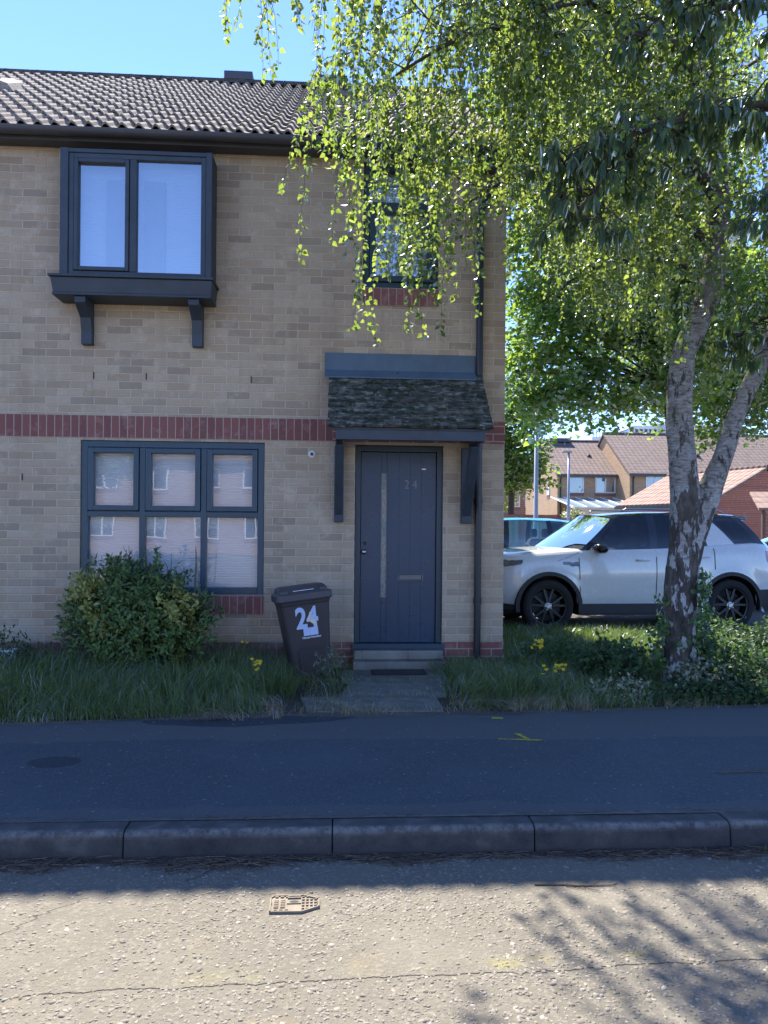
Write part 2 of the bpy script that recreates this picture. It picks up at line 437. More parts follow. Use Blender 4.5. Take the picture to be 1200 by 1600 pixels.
def sheet(name, poly, z, m, kind='structure'):
    b = MB(); b.add([(x, y, z) for x, y in poly], [tuple(range(len(poly)))])
    return tag(b.build(name, m), kind=kind)
sheet('ground', [(-600, -600), (600, -600), (600, 900), (-600, 900)], -.03, m_far)
sheet('road', [(-60, -5.5), (60, -5.5), (60, 3.338), (-60, 3.338)], 0, m_road)
BACK = [(-40, 4.9), (-12, 4.95), (-3.5, 5.12), (-2.3, 5.17), (-1.3, 5.27), (-.4, 5.38), (.8, 5.41), (1.8, 5.46), (3.4, 5.58), (8, 5.8), (40, 6.2)]
b = MB()
poly = [(-40, 3.46)]+[(40, 3.46)]+BACK[::-1]
b.prism([(x, y) for x, y in poly], 'z', -.1, .125)
tag(b.build('pavement', m_pave), kind='structure')
b = MB()
for i in range(-20, 22):
    x0 = -.948+i*.925+.0025; x1 = x0+.920
    j = [random.uniform(-.004, .004) for _ in range(4)]
    p = [(0, -.1), (.125, -.1), (.125, .128+j[0]), (.03, .126+j[0]), (.012, .119+j[0]), (.003, .105+j[0]), (-.004, 0)]
    b.prism([(3.337+y+j[1], z) for y, z in p], 'x', x0, x1)
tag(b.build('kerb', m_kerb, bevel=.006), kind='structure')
sheet('joint_filler', [(-20, 3.345), (20, 3.345), (20, 3.458), (-20, 3.458)], .095, m_soil)
# raised verge and beds
b = MB()
vp = [(-40, 4.88)]+[(x, y-.02) for x, y in BACK[1:]]+[(40, 9.9), (1.7, 9.9), (1.7, 7.3), (-40, 7.3)]
b.prism(vp, 'z', -.1, .121)
tag(b.build('garden_bed', m_soil), kind='structure')
sheet('car_park', [(1.6, 9.7), (60, 9.7), (60, 26), (1.6, 26)], .03, asphalt('car park asphalt', (.085, .08, .072), (.2, .19, .17), .4, 120.))
sheet('far_road', [(-60, 26), (90, 26), (90, 31), (-60, 31)], .02, asphalt('far road asphalt', (.21, .19, .165), (.32, .3, .27), .4, 60.))

def interp(tab, x):
    if x <= tab[0][0]: return tab[0][1]
    for (a, b_), (c, d) in zip(tab[:-1], tab[1:]):
        if x <= c: return b_+(d-b_)*(x-a)/(c-a)
    return tab[-1][1]
def ragged(name, x0, x1, f_in, f_out, z, m, step=.02):
    b = MB(); n = int((x1-x0)/step); A_ = []; B2 = []
    for i in range(n+1):
        x = x0+i*step; A_.append((x, f_in(x), z)); B2.append((x, f_out(x), z))
    b.grid([B2, A_]); return tag(b.build(name, m), kind='stuff')
nz = lambda x, s, k=0.: noise.noise(Vector((x*s, k, 0)))
m_dirt = pbr('verge dirt', (.095, .082, .064), .95, .45, 9, .9, 150, dist=.006)
m_dirt2 = pbr('gritty silt', (.10, .095, .085), .95, .4, 14, .9, 200, dist=.004)
ragged('verge_dirt', -6, 5, lambda x: interp(BACK, x)+.02, lambda x: interp(BACK, x)-max(.004, .045+.06*nz(x, 1.7)+.035*nz(x, 7, 2.)+.02*nz(x, 23, 5.)+(.05 if -.6 < x < 1.4 else 0)), .1275, m_dirt)
ragged('kerb_silt', -6, 5, lambda x: 3.448, lambda x: 3.462+max(.002, .012+.03*nz(x, 3.1, 8.)+.02*nz(x, 13, 9.)), .1288, m_dirt2)
ragged('gutter_silt', -6, 5, lambda x: 3.336, lambda x: 3.325-max(.004, .03+.04*nz(x, 2.3, 4.)+.02*nz(x, 11, 3.)), .004, pbr('gutter silt', (.06, .048, .036), .95, .4, 14, .9, 200, dist=.004))
m_patch = asphalt('old patch asphalt', (.042, .05, .06), (.09, .1, .115), .4, 320.)
ragged('tarmac_patch', -1.35, .15, lambda x: interp(BACK, x)-.03, lambda x: interp(BACK, x)-.03-max(.01, (.24+.05*nz(x, 2.2, 6.))*math.sqrt(max(0, 1-((x+.6)/.77)**2))), .1264, m_patch)
b = MB(); b.add([(-1.62+.15*math.cos(a), 4.33+.10*math.sin(a), .1262) for a in [2*math.pi*k/28 for k in range(28)]], [tuple(range(28))])
tag(b.build('tarmac_patch', m_patch), kind='structure')

# cast covers, marks and path slabs
b = MB()
b.hexa([(-.22, 5.42, .115), (.78, 5.42, .115), (.78, 5.86, .115), (-.30, 5.86, .115), (-.22, 5.42, .139), (.78, 5.42, .137), (.78, 5.86, .142), (-.30, 5.86, .143)])
b.hexa([(.0, 5.88, .115), (.86, 5.88, .115), (.93, 6.42, .115), (.1, 6.42, .115), (.0, 5.88, .137), (.86, 5.88, .139), (.93, 6.42, .146), (.1, 6.42, .148)])
tag(b.build('path', m_conc, bevel=.008), kind='structure')

# ------------------------------------------------------------------ the brick house
YF = 7.16
house = thing('brick_house', 'buff brick end of terrace house with red brick bands, tiled roof and canopied blue door', 'house', (-3.7, 7.16, .12))
holes = [(-2.46, -.73, .83, 2.29), (.14, 1.0, .31, 2.285), (.2, .935, 3.81, 5.04), (-2.44, -1.32, 3.78, 4.86)]
def wall_holes(b, x0, x1, z0, z1, y, holes, depth):
    xs = sorted({x0, x1, *[h[0] for h in holes], *[h[1] for h in holes]})
    zs = sorted({z0, z1, *[h[2] for h in holes], *[h[3] for h in holes]})
    for i in range(len(xs)-1):
        for j in range(len(zs)-1):
            cx, cz = (xs[i]+xs[i+1])/2, (zs[j]+zs[j+1])/2
            if any(h[0] < cx < h[1] and h[2] < cz < h[3] for h in holes): continue
            b.quad((xs[i], y, zs[j]), (xs[i+1], y, zs[j]), (xs[i+1], y, zs[j+1]), (xs[i], y, zs[j+1]))
            b.quad((xs[i], y+depth, zs[j]), (xs[i], y+depth, zs[j+1]), (xs[i+1], y+depth, zs[j+1]), (xs[i+1], y+depth, zs[j]))
    for h in holes:
        a, c, d, e = h
        b.quad((a, y, d), (a, y, e), (a, y+depth, e), (a, y+depth, d))
        b.quad((c, y, d), (c, y+depth, d), (c, y+depth, e), (c, y, e))
        b.quad((a, y, e), (c, y, e), (c, y+depth, e), (a, y+depth, e))
        b.quad((a, y, d), (a, y+depth, d), (c, y+depth, d), (c, y, d))
b = MB(); wall_holes(b, -9., 1.6, -.1, 5.09, YF, holes, .29)
YR, ZR, YE, ZE = 11.2, 8.09, 6.93, 5.105       # ridge and eave line of the roof
YB = 2*YR-YE
b.quad((1.6, YF, -.1), (1.6, 15.2, -.1), (1.6, 15.2, 5.09), (1.6, YF, 5.09))
b.add([(1.6, YF, 5.09), (1.6, 15.2, 5.09), (1.6, YR, ZR-.14)], [(0, 1, 2)])
b.quad((-9, YF, -.1), (-9, YF, 5.09), (-9, 15.2, 5.09), (-9, 15.2, -.1))
b.add([(-9, YF, 5.09), (-9, 15.2, 5.09), (-9, YR, ZR-.14)], [(0, 2, 1)])
b.quad((-9, 15.2, -.1), (-9, 15.2, 5.09), (1.6, 15.2, 5.09), (1.6, 15.2, -.1))
b.build('wall', m_brick, house)
b = MB(); b.box(-8.9, 1.5, 7.8, 7.9, .1, 5.1); b.box(-8.9, 1.5, 7.5, 11, 2.5, 2.6); b.build('inner_wall', pbr('inside plaster', (.35, .35, .35), .9), house)
# red bands
P = .004
b = MB(); b.box(-9, -.075, YF-P, YF+.05, 2.312, 2.527); b.build('brick_band', m_soldier, house)
b = MB(); b.box(1.24, 1.6+P, YF-P, YF+.05, 2.312, 2.527); b.box(-.075, 1.24, YF-P, YF+.05, 2.312, 2.527); b.build('brick_band', m_redbrick, house)
b = MB(); b.box(-9, -.16, YF-P, YF+.05, .16, .375); b.build('brick_plinth', m_soldier2, house)
for xa, xb_ in ((-.16, .137), (1.003, 1.6+P)):
    b = MB(); b.box(xa, xb_, YF-P, YF+.05, .16, .375); b.build('brick_plinth', m_redbrick, house)
m_s3 = brick('red sill bricks', RED, (.36, .29, .24), bw=.075, bh=.18, off=0., z0=.64, mj=.004, stain=False)
b = MB(); b.box(-2.46, -.73, YF-.012, YF+.06, .64, .827); b.build('window_sill', m_s3, house)
b = MB(); b.box(.2, .935, YF-.012, YF+.06, 3.635, 3.807); b.build('window_sill', brick('upper sill bricks', RED, (.36, .29, .24), bw=.075, bh=.17, off=0., z0=3.635, mj=.004, stain=False), house)

# --- roof of interlocking pantiles
def pan(t):     # profile height across one tile, t in 0..1
    return .046*math.sin(math.pi*t/.58)**.9 if 0 < t < .58 else -.012*math.sin(math.pi*(t-.58)/.42)
def tiles(b, x0, x1, yE, zE, yR, zR, pitch=.15, rows=17, samples=9, thick=.018, lift=.03, jit=.004, cross=1):
    L = math.hypot(yR-yE, zR-zE); sy, sz = (yR-yE)/L, (zR-zE)/L; ny, nz = -sz, sy
    g = L/rows; nt_ = int(round((x1-x0)/pitch)); pw = (x1-x0)/nt_
    for k in range(rows):
        for i in range(nt_):
            dj = random.uniform(-jit, jit); dl = random.uniform(-jit, jit)*.6; tw = random.uniform(-jit, jit)
            a0, a1 = k*g+dj-.01, (k+1)*g+.06
            xs = [(j/samples) for j in range(samples+1)]
            rows_ = []
            for (s, up) in ((a0, -thick), (a0, 0), (a0+.006, .002), (a1, -lift)):
                r = []
                for t in xs:
                    h = pan(t)+lift+up+dl+tw*(t-.5)
                    r.append((x0+(i+t*1.02)*pw, yE+s*sy+h*ny, zE+s*sz+h*nz))
                rows_.append(r)
            b.grid(rows_)
b = MB(); tiles(b, -9., 1.70, YE, ZE, YR, ZR)
b.build('roof', m_tile, house, smooth=False)
b = MB()
b.quad((-9, YE+.03, ZE-.01), (1.66, YE+.03, ZE-.01), (1.66, YR, ZR-.02), (-9, YR, ZR-.02))
b.quad((-9, YR, ZR-.02), (1.66, YR, ZR-.02), (1.66, YB, ZE), (-9, YB, ZE))
b.build('roof_underlay', m_gutter, house)
b = MB()
x = -9.
while x < 1.6:   # half round ridge tiles
    pts = []
    for e, ex in ((x, 0), (x+.44, 0)):
        pts.append([(e, YR+.12*math.cos(a), ZR-.02+.11*math.sin(a)) for a in [math.pi*k/8 for k in range(9)]])
    b.grid(pts); b.tube([(x, YR, ZR-.03), (x+.02, YR, ZR-.03)], .125, 12)
    x += .45
b.build('ridge', tile_mat('ridge tile', (.06, .05, .042), (.12, .11, .09)), house)
for (xv, ww) in ((-1.78, .42), (-.45, .5)):
    b = MB(); b.box(xv, xv+ww, YR-.1, YR+.1, ZR+.05, ZR+.17); b.build('ridge_vent', m_gutter, house, bevel=.01)
b = MB()
b.prism([(-4.35, 0), (-3.93, 0), (-4.0, .09), (-4.14, .14), (-4.28, .09)], 'y', 9.05, 9.5)
for i in range(len(b.v)): b.v[i] = (b.v[i][0], b.v[i][1], b.v[i][2]+ZE+(9.25-YE)*(ZR-ZE)/(YR-YE)+(b.v[i][1]-9.25)*.62+.04)
b.build('tile_vent', m_tile, house)
# verge, fascia, soffit, gutter
b = MB()
b.hexa([(1.60, YE, ZE-.14), (1.71, YE, ZE-.14), (1.71, YR, ZR-.14), (1.60, YR, ZR-.14), (1.60, YE, ZE+.0), (1.71, YE, ZE+.0), (1.71, YR, ZR-.0), (1.60, YR, ZR-.0)])
b.build('verge_board', m_gutter, house)
b = MB(); b.box(-9, 1.72, 6.985, 7.01, 5.03, 5.10); b.build('fascia', m_gutter, house)
b = MB(); b.box(-9, 1.70, 7.01, YF-.002, 5.045, 5.06); b.build('soffit', m_gutter, house)
b = MB()
prof = [(.058*math.cos(a), .058*math.sin(a)) for a in [math.pi+math.pi*k/10 for k in range(11)]]
prof += [(.053*math.cos(a), .053*math.sin(a)) for a in [2*math.pi-math.pi*k/10 for k in range(11)]]
b.prism([(6.925+p, 5.105+q_) for p, q_ in prof], 'x', -9, 1.74); b.build('gutter', m_gutter, house)
b = MB()
b.box(1.36, 1.56, 7.012, 7.15, 4.94, 5.04)
b.build('eaves_box', m_gutter, house, bevel=.005)
b = MB()
b.tube([(1.50, 6.93, 5.07), (1.50, 6.94, 4.98), (1.49, 6.97, 4.92), (1.40, 7.09, 4.70), (1.35, 7.115, 4.6), (1.338, 7.118, 4.5), (1.338, 7.118, .1)], .034, 16)
for z in (4.5, 2.9, 1.75, .78): b.lathe([(.034, -.03), (.041, -.028), (.041, .028), (.034, .03)], 16, (1.338, 7.118, z))
b.build('downpipe', m_blackpl, house, smooth=False)

# --- lower window
def pane_set(parent, spec, yg, m, yb=None, blind=True):
    for (a, c, d, e) in spec:
        b = MB(); b.quad((a, yg, d), (c, yg, d), (c, yg, e), (a, yg, e)); b.build('pane', m, parent)
def frame_ring(b, a, c, d, e, w, y0, y1):
    b.box(a, a+w, y0, y1, d, e); b.box(c-w, c, y0, y1, d, e)
    b.box(a+w, c-w, y0, y1, d, d+w); b.box(a+w, c-w, y0, y1, e-w, e)
win = empty('window', (-1.6, YF, .83), parent=house)
b = MB(); frame_ring(b, -2.458, -.732, .832, 2.288, .062, 7.175, 7.245)
b.box(-1.915, -1.858, 7.176, 7.244, .894, 2.226); b.box(-1.336, -1.279, 7.176, 7.244, .894, 2.226)
for a, c in ((-2.396, -1.915), (-1.858, -1.336), (-1.279, -.794)): b.box(a, c, 7.177, 7.243, 1.565, 1.62)
b.build('frame', m_navy2, win, bevel=.005)
b = MB()
for a, c in ((-2.392, -1.919), (-1.854, -1.34), (-1.275, -.798)): frame_ring(b, a, c, 1.624, 2.222, .05, 7.160, 7.23)
b.build('sash', m_navy2, win, bevel=.006)
pane_set(win, [(-2.345, -1.965, 1.67, 2.176), (-1.808, -1.386, 1.67, 2.176), (-1.229, -.844, 1.67, 2.176),
               (-2.397, -1.914, .893, 1.566), (-1.859, -1.335, .893, 1.566), (-1.280, -.793, .893, 1.566)], 7.205, m_glass)
b = MB(); b.quad((-2.44, 7.285, .83), (-.75, 7.285, .83), (-.75, 7.285, 2.28), (-2.44, 7.285, 2.28)); b.build('blind', m_blind, win)
# --- small upper window
win2 = empty('window', (.57, YF, 3.81), parent=house)
b = MB(); frame_ring(b, .203, .932, 3.813, 5.037, .06, 7.19, 7.25); b.box(.263, .872, 7.192, 7.248, 4.60, 4.655); b.build('frame', m_navy, win2, bevel=.005)
b = MB(); frame_ring(b, .267, .868, 3.877, 4.596, .055, 7.165, 7.23); b.build('sash', m_navy, win2, bevel=.006)
pane_set(win2, [(.32, .814, 3.93, 4.543), (.262, .873, 4.654, 4.978)], 7.21, m_glass_up)
b = MB(); b.quad((.22, 7.30, 3.83), (.92, 7.30, 3.83), (.92, 7.30, 5.02), (.22, 7.30, 5.02)); b.build('blind', m_blind, win2)
# --- projecting window on brackets
bay = empty('box_window', (-1.9, YF, 3.6), parent=house)
b = MB()
b.box(-2.575, -2.50, 6.895, YF-.002, 3.76, 4.925); b.box(-1.26, -1.205, 6.895, YF-.002, 3.76, 4.925)
b.box(-2.50, -1.26, 6.897, YF-.003, 4.885, 4.922)
b.build('casing', m_weather, bay, bevel=.005)
b = MB(); frame_ring(b, -2.498, -1.262, 3.762, 4.883, .045, 6.905, 6.97)
b.box(-1.952, -1.888, 6.903, 6.969, 3.808, 4.837)
b.build('frame', m_weather, bay, bevel=.005)
b = MB(); frame_ring(b, -2.449, -1.956, 3.811, 4.834, .036, 6.893, 6.955); b.build('sash', m_weather, bay, bevel=.006)
pane_set(bay, [(-2.415, -1.99, 3.845, 4.80), (-1.889, -1.306, 3.806, 4.84)], 6.935, m_glass_up)
b = MB(); b.quad((-2.47, 7.06, 3.77), (-1.28, 7.06, 3.77), (-1.28, 7.06, 4.88), (-2.47, 7.06, 4.88)); b.build('blind', m_blind, bay)
b = MB(); b.box(-2.20, -2.02, 7.03, 7.055, 3.78, 4.7); b.box(-1.85, -1.66, 7.03, 7.055, 3.78, 4.7)
b.build('curtain', pbr('grey curtain', (.42, .45, .5), .9), bay)
b = MB()
b.box(-2.66, -1.175, 6.84, YF-.002, 3.735, 3.758)
b.hexa([(-2.625, 6.885, 3.60), (-1.205, 6.885, 3.60), (-1.205, YF-.003, 3.60), (-2.625, YF-.003, 3.60),
        (-2.645, 6.862, 3.734), (-1.19, 6.862, 3.734), (-1.19, YF-.003, 3.734), (-2.645, YF-.003, 3.734)])
b.box(-2.63, -1.20, 6.868, YF-.0035, 3.575, 3.599)
b.build('sill', m_weather, bay, bevel=.006)
for xb in (-2.39, -1.365):
    b = MB()
    b.prism([(YF-.004, 3.18), (YF-.004, 3.574), (6.90, 3.574), (6.90, 3.52), (7.05, 3.42), (7.085, 3.30), (7.085, 3.18)], 'x', xb-.05, xb+.05)
    b.build('bracket', m_weather, bay, bevel=.006)

# --- canopy over the door
can = empty('door_canopy', (.6, YF, 2.4), parent=house)
b = MB()
b.hexa([(-.16, 7.12, 2.99), (1.30, 7.12, 2.99), (1.30, YF-.003, 2.99), (-.16, YF-.003, 2.99), (-.16, 7.135, 3.165), (1.30, 7.135, 3.165), (1.30, YF-.003, 3.165), (-.16, YF-.003, 3.165)])
b.hexa([(-.16, 7.02, 2.90), (1.30, 7.02, 2.90), (1.30, 7.12, 2.985), (-.16, 7.12, 2.985), (-.16, 7.02, 2.915), (1.30, 7.02, 2.915), (1.30, 7.12, 2.999), (-.16, 7.12, 2.999)])
b.build('flashing', m_lead, can, bevel=.004)
b = MB()
rows_n = 9; y0_, z0_, y1_, z1_ = 6.545, 2.375, 7.12, 2.965
L_ = math.hypot(y1_-y0_, z1_-z0_); sy, sz = (y1_-y0_)/L_, (z1_-z0_)/L_
for k in range(rows_n):
    x = -.12-(.08 if k % 2 else 0)
    while x < 1.36:
        x2 = min(x+.165, 1.36); xa = max(x, -.12)
        if x2-xa > .02:
            d = random.uniform(-.008, .008); e = random.uniform(0, .006)
            s0, s1 = k*L_/rows_n+d, (k+1)*L_/rows_n+.05
            def pt(x_, s, h): return (x_, y0_+s*sy-h*sz, z0_+s*sz+h*sy)
            t0 = .022+e
            sg = [s0+random.uniform(-.006, .006) for _ in range(4)]
            # ragged lower edge
            xs = [xa+.002+(x2-xa-.004)*q/3 for q in range(4)]
            b.grid([[pt(xs[q], sg[q], 0) for q in range(4)], [pt(xs[q], sg[q], t0+random.uniform(0, .004)) for q in range(4)],
                    [pt(xs[q], s0+.03, t0+random.uniform(0, .005)) for q in range(4)], [pt(xs[q], s1, 0.002) for q in range(4)]])
        x += .165
b.build('canopy_tiles', m_mossy, can)
b = MB()
for s_ in range(140):   # cushions of moss on the canopy
    s = random.uniform(.02, .97)*L_; x = random.uniform(-.1, 1.34); r = random.uniform(.008, .024)
    c = Vector((x, y0_+s*sy-.02*sz, z0_+s*sz+.02*sy))
    vs = []; n = 7
    for (rr, hh) in ((1, -.3), (.8, .35), (.35, .6)):
        for q in range(n):
            a = 2*math.pi*q/n; k_ = random.uniform(.8, 1.25)
            u_, v_ = math.cos(a)*r*rr*k_*1.6, math.sin(a)*r*rr*k_
            vs.append((c.x+u_, c.y+v_*sy-hh*r*sz*.8, c.z+v_*sz+hh*r*sy*.8))
    b.add(vs, [(i*n+q, i*n+(q+1) % n, (i+1)*n+(q+1) % n, (i+1)*n+q) for i in range(2) for q in range(n)]+[tuple(2*n+q for q in range(n))])
mo = b.build('moss', pbr('moss', (.022, .032, .013), .95, .5, 20, .8, 120, dist=.006), can, smooth=True); mo['kind'] = 'stuff'
b = MB(); b.hexa([(-.10, y0_+.03, z0_-.02), (1.34, y0_+.03, z0_-.02), (1.34, 7.13, 2.93), (-.10, 7.13, 2.93), (-.10, y0_+.03, z0_-.003), (1.34, y0_+.03, z0_-.003), (1.34, 7.13, 2.95), (-.10, 7.13, 2.95)])
b.build('canopy_board', m_weather, can)
b = MB(); b.box(-.045, 1.29, 6.56, 6.61, 2.262, 2.352); b.box(-.045, .0, 6.61, 7.15, 2.268, 2.348); b.box(1.245, 1.29, 6.61, 7.15, 2.268, 2.348); b.build('beam', m_weather, can, bevel=.005)
for (xa, xb_) in ((-.06, .03), (1.17, 1.27)):
    b = MB()
    b.box(xa, xb_, 7.085, YF-.003, 1.53, 2.26)
    b.hexa([(xa+.01, 7.075, 1.60), (xb_-.01, 7.075, 1.60), (xb_-.01, 7.084, 1.74), (xa+.01, 7.084, 1.74), (xa+.01, 6.64, 2.22), (xb_-.01, 6.64, 2.22), (xb_-.01, 6.76, 2.262), (xa+.01, 6.76, 2.262)])
    b.build('bracket', m_weather, can, bevel=.006)
# --- door
door = empty('door', (.57, YF, .31), parent=house)
b = MB(); b.box(.143, .197, 7.20, 7.28, .36, 2.282); b.box(.943, .997, 7.20, 7.28, .36, 2.282); b.box(.197, .943, 7.20, 7.28, 2.225, 2.282); b.build('frame', m_navy, door, bevel=.004)
b = MB()
seams = [.20, .345, .40+.0, .575, .665, .755, .845, .94]
xs_ = [.20, .27, .385, .525, .60, .70, .80, .94]
gx0, gx1, gz0, gz1 = .40, .455, .80, 2.02
def plank(a, c):
    cuts = [(.362, 2.222)]
    if a < gx1 and c > gx0: cuts = [(.362, gz0), (gz1, 2.222)]
    for d, e in cuts: b.box(a+.0009, c-.0009, 7.232, 7.262, d, e)
for a, c in ((.20, .40), (.40, .455), (.455, .575), (.575, .685), (.685, .795), (.795, .94)): plank(a, c)
b.box(.203, .937, 7.2355, 7.2634, .364, .80)
b.box(.203, .398, 7.2355, 7.2634, .80, 2.219); b.box(.457, .937, 7.2355, 7.2634, .80, 2.219); b.box(.398, .457, 7.2355, 7.2634, 2.02, 2.219)
b.build('leaf', pbr('dark blue door', (.014, .050, .092), .32, .08, 2, .05, 70), door, bevel=.003)
def obscure():
    q = NT('obscure door glass'); o = q.obj(); x, y, z = q.sep(o)
    n = q.noise(q.comb(q.M('MULTIPLY', x, 3.), y, z), 26., 4, .7)
    c = q.ramp(n, [(.3, (.09, .11, .12)), (.6, (.22, .24, .22)), (.72, (.42, .40, .30))])
    q.fin(c, .12, q.bump(n, .8, .01)); q.b.inputs['Coat Weight'].default_value = .5; return q.m
b = MB(); b.quad((.40, 7.238, .80), (.455, 7.238, .80), (.455, 7.238, 2.02), (.40, 7.238, 2.02)); b.build('glass_strip', obscure(), door)
b = MB(); frame_ring(b, .392, .463, .79, 2.03, .008, 7.226, 7.236); b.build('glass_trim', m_navy2, door)
b = MB(); b.lathe([(.0, -.05), (.018, -.048), (.024, -.035), (.02, -.02), (.011, -.012), (.011, 0), (.026, 0), (.026, .006)], 20, (.236, 7.226, 1.245), 'y'); b.build('knob', m_steel, door, smooth=True)
b = MB(); b.lathe([(0, -.006), (.013, -.005), (.015, .004)], 16, (.243, 7.228, 1.33), 'y'); b.build('lock', pbr('dark lock', (.08, .08, .08), .3, metal=1.), door, smooth=True)
b = MB(); frame_ring(b, .568, .818, .958, 1.038, .010, 7.218, 7.232); b.box(.585, .801, 7.224, 7.233, .973, 1.023); b.build('letter_plate', pbr('letter plate', (.12, .14, .16), .35, .1, 6, 0, metal=.7), door, bevel=.003)
text('door_number', '2 4', .125, (.69, 7.229, 1.905), FACE, pbr('dull steel numerals', (.16, .17, .18), .45, metal=.6), door, .002, .8)
b = MB(); b.box(.795, .838, 7.226, 7.233, 2.055, 2.066); b.build('door_viewer', m_steel, door)
b = MB(); b.box(.12, 1.02, 7.12, 7.30, .310, .358); b.build('threshold', m_navy2, door, bevel=.004)
b = MB(); b.box(.13, 1.01, 6.95, YF+.1, .12, .218); b.box(.142, .998, 7.04, YF+.1, .220, .306)
b.build('doorstep', brick('step', [(.24, .22, .19), (.28, .25, .21)], (.17, .16, .14), bw=.44, bh=.1, z0=.12), house, bevel=.008)
# small fittings on the wall
b = MB(); b.lathe([(.0, -.012), (.02, -.012), (.034, -.008), (.034, 0), (.034, .01)], 14, (-.277, YF-.004, 2.185), 'y'); b.build('pipe_collar', m_white, house)
b = MB(); b.lathe([(.0, -.03), (.015, -.03), (.016, 0)], 12, (-.277, YF-.014, 2.185), 'y'); b.build('pipe_stub', m_blackpl, house)
for (x, z) in ((-2.35, 2.87), (-1.86, 2.87), (-.87, 2.86), (-3.0, 1.9)):
    b = MB(); b.box(x, x+.012, YF-.003, YF+.01, z, z+.065); b.build('weep_hole', m_blackpl, house)

# ------------------------------------------------------------------ wheelie bin, mat, covers, litter
m_bin = pbr('bin plastic', (.036, .029, .031), .5, .15, 5, .15, 120)
m_binlid = pbr('bin lid plastic', (.058, .053, .056), .5, .15, 5, .15, 120)
m_rubber = pbr('black rubber', (.02, .02, .02), .8, .2, 10, .3, 100)
bn = thing('wheelie_bin', 'dark brown wheelie bin marked with a pale 24, standing left of the door', 'bin', (-.25, 6.63, .135), R(11))
def rr(w, d, r, n=4):
    o = []
    for (cx, cy, a0) in ((w/2-r, d/2-r, 0), (-w/2+r, d/2-r, 90), (-w/2+r, -d/2+r, 180), (w/2-r, -d/2+r, 270)):
        for k in range(n+1):
            a = R(a0+90*k/n); o.append((cx+r*math.cos(a), cy+r*math.sin(a)))
    return o
def loft(b, secs, caps=True):
    n = len(secs[0][0]); vs = []
    for (pl, z, ox, oy) in secs: vs += [(x+ox, y+oy, z) for x, y in pl]
    fs = [(i*n+k, i*n+(k+1) % n, (i+1)*n+(k+1) % n, (i+1)*n+k) for i in range(len(secs)-1) for k in range(n)]
    if caps: fs += [tuple(range(n))[::-1], tuple((len(secs)-1)*n+k for k in range(n))]
    b.add(vs, fs)
T_bin = Matrix.Scale(.91, 4) @ Matrix.Rotation(R(-7), 4, 'Y') @ Matrix.Rotation(R(-3), 4, 'X')
b = MB(); b.T = T_bin
loft(b, [(rr(.36, .38, .04), .03, 0, 0), (rr(.37, .40, .04), .10, 0, 0), (rr(.475, .50, .04), .74, 0, 0), (rr(.485, .52, .04), .742, 0, 0), (rr(.50, .54, .04), .80, 0, 0)])
o = b.build('body', m_bin, bn, local=True, bevel=.006)
b = MB(); b.T = T_bin   # moulded hollow at the foot of the front
loft(b, [(rr(.22, .02, .008), .06, .0, -.196), (rr(.235, .02, .008), .30, 0, -.215), (rr(.16, .02, .008), .335, 0, -.219)])
b.build('front_moulding', m_bin, bn, local=True, bevel=.004)
b = MB(); b.T = T_bin
loft(b, [(rr(.53, .565, .045), .775, 0, 0), (rr(.54, .575, .045), .79, 0, 0), (rr(.535, .57, .045), .845, 0, 0), (rr(.50, .52, .045), .858, 0, 0)])
loft(b, [(rr(.49, .50, .05), .85, 0, .0), (rr(.46, .44, .06), .895, 0, .02), (rr(.42, .38, .06), .915, 0, .03)])
b.box(-.23, -.15, -.26, -.18, .85, .885); b.box(.15, .23, -.26, -.18, .85, .885)
b.build('lid', m_binlid, bn, local=True, bevel=.008)
b = MB(); b.T = T_bin; b.box(-.10, .10, -.236, -.229, .872, .877); b.build('lid_lettering', m_white, bn, local=True)
b = MB(); b.T = T_bin
b.tube([(-.2, .27, .82), (-.2, .33, .84), (.2, .33, .84), (.2, .27, .82)], .014, 8); b.build('handle', m_binlid, bn, local=True)
for sx in (-1, 1):
    b = MB(); b.T = T_bin; b.lathe([(0, 0), (.08, 0), (.10, .01), (.10, .045), (.08, .055), (0, .055)], 20, (sx*.20-.027, .2, .09), 'x'); b.build('wheel', m_rubber, bn, local=True)
RB = Matrix.Rotation(R(-7), 3, 'Y') @ Matrix.Rotation(R(-3), 3, 'X') @ Matrix.Rotation(R(90+4.5), 3, 'X')
def onbin(x, z): return T_bin @ Vector((x, -.1905-(z-.1)*.0785-.0125, z))
def btext(nm, body, size, x, z, m, ex=.0012, sq=.9, bold=0):
    o = text(nm, body, size, onbin(x, z), RB, m, None, ex, sq, bold); o.parent = bn; return o
m_stick = pbr('pale blue sticker', (.48, .56, .78), .4, .1, 20, .0)
btext('number_sticker', '24', .25, 0.0, .60, m_stick, .0012, .78, .008)
b = MB(); b.T = T_bin
def bp(x, z): 
    y = -.1905-(z-.1)*.0785-.0150; return (x, y, z)
b.quad(bp(-.045, .44), bp(.095, .44), bp(.095, .515), bp(-.045, .515)); b.build('sticker_block', m_stick, bn, local=True)
b = MB(); b.T = T_bin
b.quad(bp(.0, .515), bp(.05, .515), bp(.05, .545), bp(.0, .545)); b.build('sticker_hole', m_bin, bn, local=True)
b = MB(); b.T = T_bin
q_ = [bp(-.005, .57), bp(.03, .66), bp(.042, .665), bp(.03, .58), bp(.085, .52), bp(.085, .56), bp(.05, .60), bp(.03, .565)]
b.add([(x, y-.001, z) for x, y, z in q_], [(0, 1, 2, 3), (3, 6, 5, 4, 7)]); b.build('cream_patch', pbr('cream sticker', (.75, .68, .52), .5), bn, local=True)
btext('sticker_words', 'House Number', .026, .03, .422, m_white, .0008, 1., .0006)

